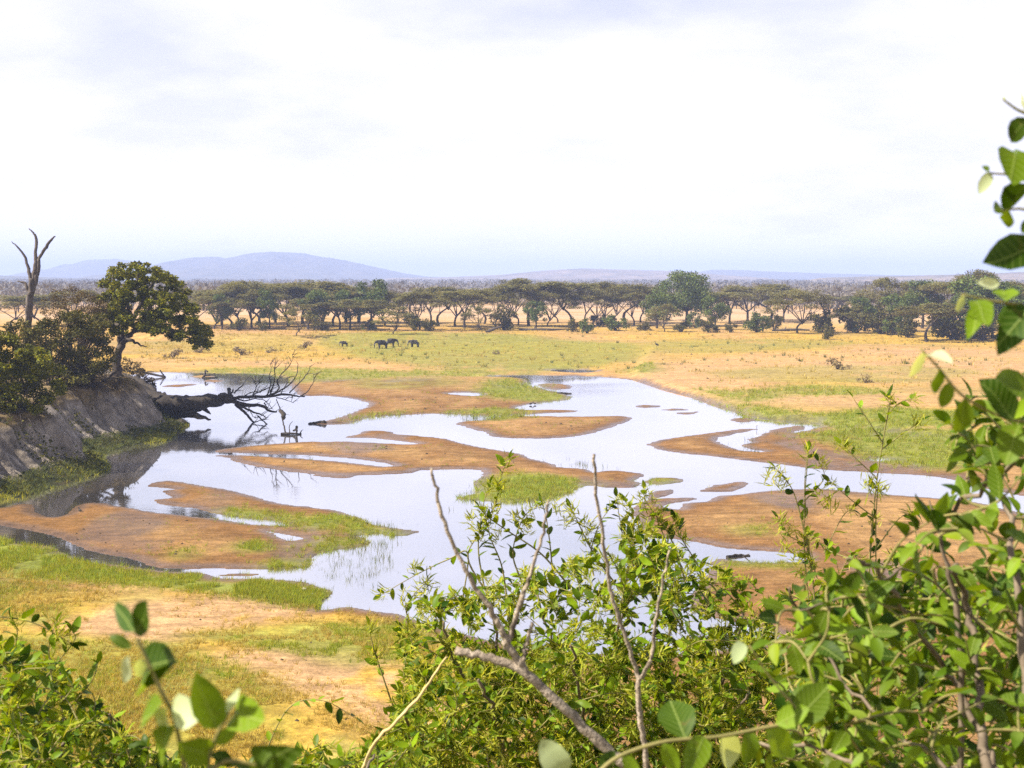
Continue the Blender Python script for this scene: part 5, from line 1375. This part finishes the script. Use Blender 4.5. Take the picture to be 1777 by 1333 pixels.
    def finish(self, smat='twig', nmax=300, blades_=26):
        g = self.g; b0 = self.base
        for c, rr, sd in self.stemlist:
            T = Tubes(); T.add(c, rr, sd, 0.12, self.seed); T.build('stem', M[smat], self.o, b0)
        if len(self.twiglist) <= 12:
            for c, rr, sd in self.twiglist:
                T = Tubes(); T.add(c, rr, sd); T.build('twig', M[self.twigmat], self.o, b0)
        else:
            T = Tubes()
            for c, rr, sd in self.twiglist: T.add(c, rr, sd)
            T.build('twigs', M[self.twigmat], self.o, b0, kind='stuff')
        if self.L:
            pos = np.array([l_[0] for l_ in self.L]); d = np.array([l_[1] for l_ in self.L]); nn = np.array([l_[2] for l_ in self.L]); ln = np.array([l_[3] for l_ in self.L])
            u_, v_ = to_px(pos[:, 0], pos[:, 1], pos[:, 2])
            vis = (u_ > -20) & (u_ < 1797) & (v_ < 1350)
            rank = np.argsort(-(ln / pos[:, 1]) * vis)
            big = rank[:max(0, nmax - getattr(self, 'nsingle', 0))]
            for k in big:
                if vis[k]: self.single(pos[k], d[k], nn[k], ln[k])
            rest = rank[len(big):]
            if len(rest):
                n_ = len(rest)
                tone = 0.7 + 0.6 * g.random(n_)
                tv, tf = LF[self.kind]
                me = scatter(tv, tf, basis(d[rest], nn[rest]), pos[rest] - b0, ln[rest], np.stack([tone * (0.9 + 0.3 * g.random(n_)), tone, tone], 1), 'foliage')
                link('foliage', me, M[self.mat], self.o, kind='stuff')
        if self.FP:
            K_ = blades_
            n_ = len(self.FP) * K_
            pos = np.repeat(np.array([f_[0] for f_ in self.FP]), K_, 0); ax = np.repeat(np.array([f_[1] for f_ in self.FP]), K_, 0)
            sz = np.repeat(np.array([f_[2] for f_ in self.FP]), K_)
            ax /= np.linalg.norm(ax, axis=1)[:, None] + 1e-9
            d = g.normal(size=(n_, 3)); d /= np.linalg.norm(d, axis=1)[:, None]
            d = d + 0.5 * ax + np.array([0, 0, 0.25])
            tv = np.array([(0, -0.02, 0), (0, 0.02, 0), (0.45, 0.055, 0.02), (1, 0, -0.08), (0.45, -0.055, 0.02)])
            me = scatter(tv, np.array([(0, 1, 2, 3, 4)]), basis(d, g.normal(size=(n_, 3))), pos - ax * (sz * 0.6 * g.random(n_))[:, None] + g.normal(size=(n_, 3)) * 0.15 * sz[:, None] - b0, sz * (0.35 + 0.5 * g.random(n_)), np.repeat((0.7 + 0.5 * g.random(n_))[:, None], 3, 1), 'flower_spray')
            link('flower_spray', me, M['flower'], self.o, kind='stuff')

def gz(x_, y_): return float(height(np.array([x_]), np.array([y_]))[0])
def gbase(u, D):
    x_ = (u - CU) / F * D
    return np.array([x_, D, gz(x_, D) - 0.05])

# --- the wide shrub in the middle
D = 7.0
b0 = gbase(1010, 7.2)
s = Shrub('flowering_shrub', 'wide leafy shrub with pale yellow-green flower sprays in bottom centre', b0, 'oval', 'shrub', 0.066, 11)
for k, (pts, dd) in enumerate([([(850, 1330), (800, 1180), (770, 1080)], -0.4), ([(900, 1320), (870, 1150), (845, 1020)], 0.1), ([(960, 1330), (960, 1180), (930, 1020)], 0.3), ([(1040, 1330), (1060, 1180), (1080, 1040)], -0.2), ([(1120, 1330), (1160, 1150), (1170, 1010)], 0.3), ([(1180, 1340), (1260, 1180), (1290, 1060)], -0.1), ([(780, 1360), (720, 1280), (700, 1230)], -0.6), ([(1000, 1340), (1010, 1240), (990, 1120)], -0.7), ([(1150, 1340), (1220, 1280), (1300, 1200)], -0.6), ([(880, 1340), (860, 1260), (830, 1180)], -0.8)]):
    w = [b0 + s.g.normal(size=3) * np.array([0.12, 0.12, 0])] + [P(a, b_, D + dd * (j + 1) / 2) for j, (a, b_) in enumerate(pts)]
    s.stem(w, [0.02, 0.012, 0.006], 6, 6, 0.01)
body = [(690, 1100), (745, 1020), (830, 1000), (960, 985), (1040, 950), (1110, 905), (1200, 960), (1290, 1000), (1350, 1060), (1400, 1400), (640, 1400), (650, 1310), (700, 1220)]
s.fill(body, 900, (6.3, 8.0), (0.2, 0.45), every=0.03, flower=0.85)
s.fill([(640, 1290), (720, 1150), (1330, 1080), (1380, 1400), (600, 1400)], 760, (5.9, 7.2), (0.2, 0.4), every=0.03, flower=0.75)
for pts, kw in [([(845, 1030), (812, 968), (835, 920), (860, 872), (868, 832), (882, 795)], {}), ([(800, 1060), (812, 962), (780, 970), (725, 996), (662, 1032)], {'every': 0.05}), ([(990, 1020), (940, 962), (882, 922), (846, 897), (832, 880)], {}), ([(1190, 1100), (1130, 1000), (1082, 922), (1070, 862)], {}), ([(1190, 1010), (1162, 930), (1122, 872), (1118, 850)], {}), ([(960, 1010), (955, 950), (948, 900), (940, 872)], {}),
                ([(1080, 1030), (1030, 960), (1000, 900), (990, 880)], {}), ([(1230, 1050), (1215, 990), (1180, 930), (1170, 900)], {}), ([(880, 1040), (870, 980), (850, 930), (848, 900)], {}), ([(1080, 1040), (1095, 960), (1100, 900), (1085, 870)], {}), ([(905, 1010), (890, 960), (905, 905), (925, 880)], {}), ([(840, 1020), (830, 950), (838, 880), (850, 840)], {}), ([(1140, 1030), (1160, 960), (1140, 900), (1150, 885)], {}),
                ([(720, 1090), (705, 1060), (720, 1030), (745, 1005)], {}), ([(1030, 1000), (1025, 960), (1040, 910), (1060, 880)], {}), ([(690, 1250), (650, 1130), (640, 1085)], {'every': 0.06})]:
    s.px_twig(pts, 6.9, flower=1.0, every=kw.get('every', 0.036), start=0.3, r0=0.005, r1=0.0015)
    for _ in range(2):
        q = pts[-2]; r_ = pts[-1]
        s.FP.append((P(q[0] + s.g.normal() * 12, q[1] + s.g.normal() * 12, 6.9), np.array([0, 0, 1.0]), 0.085))
s.finish('twig')

# --- slender upright stems right of the middle
b0 = gbase(1500, 6.2)
s = Shrub('slender_shrub', 'slender upright shrub with tall thin stems before the right sandbar', b0, 'oval', 'shrub', 0.058, 21)
for pts in ([(1508, 1330), (1508, 1010), (1514, 910), (1522, 830), (1533, 760), (1543, 700)], [(1522, 1330), (1520, 1010), (1520, 900), (1524, 840)], [(1430, 1330), (1410, 1000), (1390, 900), (1375, 850), (1350, 815)], [(1440, 1340), (1400, 1010), (1396, 880), (1402, 790)], [(1560, 1340), (1590, 1000), (1600, 960)]):
    s.stem([b0] + [P(a, b_, 6.0) for a, b_ in pts], [0.008, 0.004, 0.0022], 5, 6)
for pts, e in [([(1514, 910), (1522, 830), (1533, 760), (1545, 700), (1540, 690)], 0.05), ([(1520, 900), (1480, 870), (1440, 835)], 0.05), ([(1533, 770), (1500, 720), (1480, 690)], 0.05), ([(1530, 780), (1570, 750), (1600, 730)], 0.06), ([(1522, 830), (1490, 800), (1460, 770)], 0.05), ([(1410, 1000), (1390, 900), (1375, 850), (1345, 812)], 0.05), ([(1400, 900), (1396, 840), (1402, 782)], 0.04), ([(1508, 1000), (1512, 950), (1516, 900)], 0.03), ([(1396, 870), (1430, 830), (1420, 800)], 0.05), ([(1420, 1010), (1400, 950), (1370, 930), (1350, 900)], 0.035), ([(1540, 720), (1560, 700), (1590, 690)], 0.06), ([(1590, 1000), (1590, 930), (1580, 890)], 0.05), ([(1515, 960), (1560, 900), (1590, 890)], 0.05), ([(1430, 960), (1460, 900), (1480, 880)], 0.05)]:
    s.px_twig(pts, 6.0, every=e, start=0.15, flower=0.75, r0=0.003)
for (a, b_) in [(1520, 840), (1530, 845), (1505, 835), (1340, 822), (1355, 830), (1372, 915), (1395, 930), (1360, 940), (1420, 850), (1440, 870), (1550, 960), (1380, 960), (1410, 970)]:
    s.FP.append((P(a, b_, 6.0), np.array([0, 0, 1.0]), 0.085))
s.fill([(1350, 1000), (1420, 940), (1560, 960), (1640, 1010), (1700, 1400), (1330, 1400)], 240, (5.6, 6.6), (0.2, 0.4), every=0.03, flower=0.5)
s.finish('greentwig')

# --- low shrub along the bottom left
b0 = gbase(150, 5.0)
s = Shrub('low_shrub', 'low leafy shrub along the bottom left corner', b0, 'oval', 'shrub', 0.056, 31)
for pts in ([(40, 1330), (30, 1200), (20, 1120)], [(110, 1340), (110, 1230), (100, 1150)], [(220, 1350), (210, 1280), (190, 1240)], [(-60, 1340), (-50, 1200)], [(330, 1360), (320, 1310)], [(480, 1370), (500, 1320)], [(620, 1370), (650, 1310)]):
    s.stem([b0 + s.g.normal(size=3) * np.array([0.1, 0.1, 0])] + [P(a, b_, 4.9 + 0.3 * s.g.normal()) for a, b_ in pts], [0.014, 0.008, 0.004], 6, 6, 0.006)
s.fill([(-40, 1110), (40, 1120), (110, 1150), (140, 1200), (210, 1250), (260, 1300), (420, 1330), (420, 1400), (-40, 1400)], 420, (4.2, 5.6), (0.15, 0.35), every=0.026, flower=0.30)
s.fill([(420, 1315), (560, 1300), (700, 1285), (760, 1300), (760, 1400), (400, 1400)], 170, (4.6, 5.8), (0.12, 0.3), every=0.026, flower=0.35)
for pts in ([(-30, 1068), (30, 1074), (70, 1086), (120, 1115)], [(60, 1200), (100, 1150), (130, 1110), (125, 1095)], [(20, 1150), (30, 1100), (22, 1075)], [(150, 1270), (165, 1220), (150, 1190)], [(90, 1180), (85, 1120), (98, 1080)], [(450, 1330), (500, 1230), (560, 1216), (615, 1245)], [(120, 1230), (160, 1180), (170, 1150)]):
    s.px_twig(pts, 4.7, every=0.035, start=0.2, flower=0.5)
s.finish('twig')

# --- near sprig, out of focus, lower left
b0 = gbase(330, 1.25)
s = Shrub('leafy_sprig', 'out-of-focus leafy sprig close to the camera at lower left', b0, 'wide', 'nearleaf', 0.042, 41, cat='sprig')
D = 1.2
s.stem([b0, P(330, 1420, D), P(306, 1260, D), P(280, 1200, D), P(256, 1148, D), P(238, 1108, D)], [0.003, 0.0022, 0.0018], 6, 5)
s.stem([b0, P(360, 1440, D), P(362, 1330, D), P(372, 1285, D), P(398, 1235, D)], [0.003, 0.002, 0.0014], 6, 5)
for (a, b_, c_, d_, m_, k_) in [(236, 1098, 180, 1036, 'nearleaf', 'slim'), (238, 1098, 253, 1044, 'nearleaf', 'oval'), (228, 1124, 180, 1100, 'nearleaf', 'oval'), (226, 1138, 208, 1200, 'paleleaf', 'slim'), (246, 1140, 240, 1190, 'paleleaf', 'slim'), (256, 1158, 296, 1140, 'nearleaf', 'round'), (256, 1160, 276, 1196, 'nearleaf', 'round'), (286, 1222, 216, 1250, 'nearleaf', 'wide'), (292, 1228, 268, 1290, 'paleleaf', 'wide'), (300, 1238, 352, 1225, 'paleleaf', 'round'), (376, 1262, 336, 1168, 'nearleaf', 'wide'), (392, 1240, 412, 1195, 'paleleaf', 'slim'), (372, 1290, 420, 1262, 'nearleaf', 'wide'), (366, 1308, 420, 1330, 'nearleaf', 'wide'), (364, 1310, 320, 1300, 'nearleaf', 'wide'), (300, 1260, 250, 1340, 'nearleaf', 'wide'), (400, 1238, 450, 1245, 'nearleaf', 'oval'), (440, 1330, 500, 1305, 'nearleaf', 'wide'), (452, 1340, 470, 1290, 'nearleaf', 'wide')]:
    c_, d_ = a + (c_ - a) * 0.86, b_ + (d_ - b_) * 0.86
    s.put(a, b_, c_, d_, D + 0.02 * s.g.normal(), D + 0.03 * s.g.normal(), k_, m_)
s.px_twig([(362, 1340), (400, 1320), (470, 1335)], D, every=0.03, start=0.3, flower=0)
s.finish('greentwig')

# --- dense shrub close by on the right
b0 = gbase(1710, 2.5)
s = Shrub('broad_leaved_shrub', 'tangled broad-leaved shrub filling the lower right corner', b0, 'wide', 'nearleaf', 0.047, 51)
D = 2.3
for pts, rr in [([(1720, 1400), (1703, 1276), (1694, 1147), (1677, 1048), (1660, 980)], [0.012, 0.010, 0.008, 0.005]), ([(1740, 1400), (1699, 1272), (1651, 1181), (1600, 1104), (1527, 1000), (1470, 970)], [0.010, 0.007, 0.005, 0.003]), ([(1860, 900), (1776, 799), (1707, 846), (1647, 889), (1600, 949)], [0.008, 0.006, 0.005, 0.003]), ([(1700, 1400), (1600, 1300), (1480, 1200), (1400, 1100), (1370, 1020)], [0.006, 0.004, 0.002]),
                ([(1800, 1400), (1780, 1200), (1760, 1000), (1740, 860)], [0.010, 0.008, 0.005]), ([(1650, 1420), (1540, 1360), (1420, 1300), (1300, 1290)], [0.006, 0.003]), ([(1620, 1010), (1500, 1030), (1385, 1060)], [0.003, 0.0015]), ([(1840, 1400), (1850, 1100), (1830, 800), (1790, 640)], [0.010, 0.006])]:
    w = [P(a, b_, D + 0.15 * math.sin(j + len(pts))) for j, (a, b_) in enumerate(pts)]
    if pts[0][1] > 1350: w = [b0 + s.g.normal(size=3) * np.array([0.08, 0.08, 0])] + w
    else: w = [b0, P(1900, 1300, D + 0.2)] + w
    s.stem(w, rr, 6, 6, 0.004)
s.fill([(1375, 1000), (1470, 975), (1560, 960), (1640, 850), (1650, 700), (1720, 660), (1800, 640), (1840, 660), (1850, 1420), (1350, 1420), (1330, 1280), (1340, 1060)], 250, (1.95, 2.9), (0.12, 0.3), every=0.032, flower=0.0, spread=1.1)
s.fill([(1340, 1040), (1560, 1000), (1800, 1000), (1840, 1420), (1320, 1420)], 210, (2.4, 3.5), (0.12, 0.3), every=0.03, flower=0.05, spread=1.1)
s.finish('twig')
# --- bottom edge shoots
b0 = gbase(1150, 1.75)
s = Shrub('leafy_shoot', 'blurred yellow-green shoot crossing the bottom edge right of centre', b0, 'round', 'nearleaf', 0.045, 61, cat='sprig')
D = 1.7
s.stem([b0, P(1000, 1420, D), P(1050, 1330, D), P(1140, 1290, D), P(1250, 1278, D), P(1330, 1262, D), P(1400, 1250, D)], [0.004, 0.003, 0.002], 6, 6)
for (a, b_, c_, d_, m_, k_) in [(985, 1340, 940, 1290, 'paleleaf', 'round'), (1000, 1345, 960, 1340, 'nearleaf', 'round'), (1190, 1282, 1160, 1205, 'nearleaf', 'round'), (1250, 1278, 1290, 1330, 'paleleaf', 'wide'), (1300, 1265, 1300, 1330, 'nearleaf', 'wide'), (1150, 1290, 1180, 1345, 'nearleaf', 'wide'), (1220, 1280, 1200, 1340, 'nearleaf', 'wide'), (1350, 1258, 1400, 1225, 'nearleaf', 'round'), (1380, 1252, 1440, 1190, 'nearleaf', 'round'), (1080, 1310, 1110, 1350, 'nearleaf', 'wide'), (1290, 1115, 1270, 1145, 'paleleaf', 'oval'), (1330, 1262, 1370, 1320, 'nearleaf', 'round'), (1040, 1338, 1070, 1300, 'nearleaf', 'wide')]:
    s.put(a, b_, c_, d_, D, D + 0.02 * s.g.normal(), k_, m_)
s.stem([P(1400, 1250, D), P(1340, 1180, D), P(1300, 1120, D)], [0.0015, 0.001], 5)
s.finish('greentwig')

# --- leafy branch hanging in from the right edge
b0 = gbase(1840, 1.6)
s = Shrub('overhanging_branch', 'leafy branch reaching in along the right edge against the sky', b0, 'wide', 'nearleaf', 0.045, 71, cat='branch')
D = 1.55
s.stem([b0, P(1860, 1100, D), P(1830, 700, D), P(1800, 530, D), P(1795, 350, D), P(1790, 180, D), P(1785, 120, D)], [0.006, 0.004, 0.002], 6, 6)
for pts in ([(1800, 535), (1777, 530), (1716, 521), (1668, 511)], [(1830, 720), (1760, 730), (1675, 690), (1630, 640), (1597, 604)], [(1795, 320), (1760, 305), (1715, 300)], [(1795, 370), (1770, 362), (1738, 366)], [(1790, 200), (1765, 190), (1740, 172)], [(1798, 440), (1780, 436)]):
    s.stem([P(a, b_, D) for a, b_ in pts], [0.0022, 0.0012], 5, 5)
for (a, b_, c_, d_, m_, k_) in [(1785, 205, 1748, 245, 'nearleaf', 'round'), (1762, 265, 1758, 300, 'nearleaf', 'round'), (1720, 300, 1696, 332, 'paleleaf', 'oval'), (1715, 298, 1704, 284, 'nearleaf', 'oval'), (1785, 320, 1748, 352, 'nearleaf', 'round'), (1750, 364, 1742, 398, 'nearleaf', 'oval'), (1740, 366, 1730, 356, 'nearleaf', 'oval'), (1790, 432, 1728, 446, 'nearleaf', 'wide'), (1735, 492, 1698, 494, 'paleleaf', 'oval'), (1795, 532, 1722, 600, 'nearleaf', 'wide'), (1700, 520, 1690, 582, 'nearleaf', 'slim'), (1690, 518, 1716, 556, 'nearleaf', 'oval'), (1672, 512, 1664, 545, 'paleleaf', 'slim'), (1745, 525, 1742, 495, 'nearleaf', 'round'), (1760, 528, 1740, 560, 'nearleaf', 'wide'),
                                (1602, 610, 1588, 660, 'paleleaf', 'slim'), (1610, 620, 1640, 612, 'paleleaf', 'slim'), (1632, 640, 1618, 690, 'nearleaf', 'slim'), (1650, 662, 1636, 712, 'nearleaf', 'oval'), (1760, 728, 1705, 655, 'nearleaf', 'round'), (1675, 692, 1668, 758, 'nearleaf', 'wide'), (1790, 690, 1740, 650, 'nearleaf', 'round'), (1770, 735, 1745, 800, 'nearleaf', 'round'), (1745, 172, 1735, 165, 'paleleaf', 'oval'), (1775, 190, 1782, 160, 'paleleaf', 'oval'), (1792, 380, 1772, 405, 'nearleaf', 'round'), (1790, 270, 1765, 262, 'nearleaf', 'oval')]:
    s.put(a, b_, c_, d_, D + 0.02 * s.g.normal(), D + 0.03 * s.g.normal(), k_, m_)
s.finish('greentwig')

# --- grey dead branches in front of the middle shrub
def dead_branch(label, base_u, D, strokes, mat='greydead', name='dead_branch'):
    b0 = gbase(base_u, D)
    o = thing(name, tuple(b0), label, 'branch')
    for k, (pts, rr) in enumerate(strokes):
        T = Tubes()
        w = [P(q[0], q[1], D + (q[2] if len(q) > 2 else 0)) for q in pts]
        if k == 0:
            n0 = w[0] - w[1]
            w = [b0 + (w[0] - b0) * t_ for t_ in (0, 0.4, 0.7)] + [w[0] + n0 * 0.6 + 0.06 * (b0 - w[0])] + w
            rr = [rr[0]] * 4 + list(rr)
        c = catmull(w, 6); g = rngf(k + int(base_u)); c[1:-1] += g.normal(size=(len(c) - 2, 3)) * 0.0016
        T.add(c, [r_ * 0.86 for r_ in rr], 8, 0.3, k)
        T.build('branch', M[mat], o, b0)
dead_branch('grey forked dead branch rising before the middle shrub', 1150, 2.7, [([(1100, 1345), (1063, 1312), (985, 1235), (912, 1170), (850, 1142), (790, 1130)], [0.016, 0.013, 0.012, 0.0105, 0.010, 0.009, 0.009]), ([(914, 1172), (898, 1145), (880, 1120), (878, 1108)], [0.010, 0.008]), ([(880, 1115), (866, 1085), (845, 1050), (815, 1000), (775, 920), (757, 850), (749, 812)], [0.008, 0.005, 0.003]), ([(882, 1112), (905, 1040), (925, 985), (945, 910), (952, 868)], [0.007, 0.004, 0.0025]), ([(905, 1155), (914, 1115), (924, 1080)], [0.005, 0.004])])
dead_branch('upright grey dead stem with a forked top right of the leaning branch', 1125, 3.1, [([(1122, 1345), (1118, 1290), (1108, 1230), (1108, 1172)], [0.007, 0.0068, 0.0065]), ([(1108, 1178), (1090, 1120), (1070, 1060), (1056, 1005), (1045, 930), (1035, 860), (1031, 788)], [0.006, 0.005, 0.004]), ([(1108, 1180), (1130, 1140), (1137, 1080), (1150, 1010), (1162, 955)], [0.006, 0.004, 0.0025])])
dead_branch('single pale straw-coloured stalk leaning at the edge of the middle shrub', 610, 4.2, [([(645, 1300), (690, 1250), (730, 1205), (775, 1140)], [0.006, 0.006, 0.005, 0.003])], 'straw', 'dry_stalk')
dead_branch('thin dark thorn twig standing in the right shrub', 1690, 2.4, [([(1660, 1060), (1640, 970), (1612, 868)], [0.006, 0.004, 0.0015])], 'twig', 'bare_twig')

# ------------------------------------------------------------------ haze
hx, hy0, hy1, hz0, hz1 = 24000.0, -40.0, 14500.0, -5.0, 175.0
hv = [(a, b_, c_) for c_ in (hz0, hz1) for a, b_ in ((-hx, hy0), (hx, hy0), (hx, hy1), (-hx, hy1))]
hf = np.array([(3, 2, 1, 0), (4, 5, 6, 7), (0, 1, 5, 4), (1, 2, 6, 5), (2, 3, 7, 6), (3, 0, 4, 7)])
m = bpy.data.materials.new('haze_air'); m.use_nodes = True
m.node_tree.nodes.remove(m.node_tree.nodes['Principled BSDF'])
pv = m.node_tree.nodes.new('ShaderNodeVolumePrincipled')
pv.inputs['Color'].default_value = (0.49, 0.61, 1.0, 1)
pv.inputs['Density'].default_value = 0.00019
pv.inputs['Anisotropy'].default_value = 0.0
m.node_tree.links.new(pv.outputs[0], m.node_tree.nodes['Material Output'].inputs['Volume'])
link('haze', mesh_np('haze', hv, hf), m, kind='stuff', label='pale blue haze in the distance', category='haze')
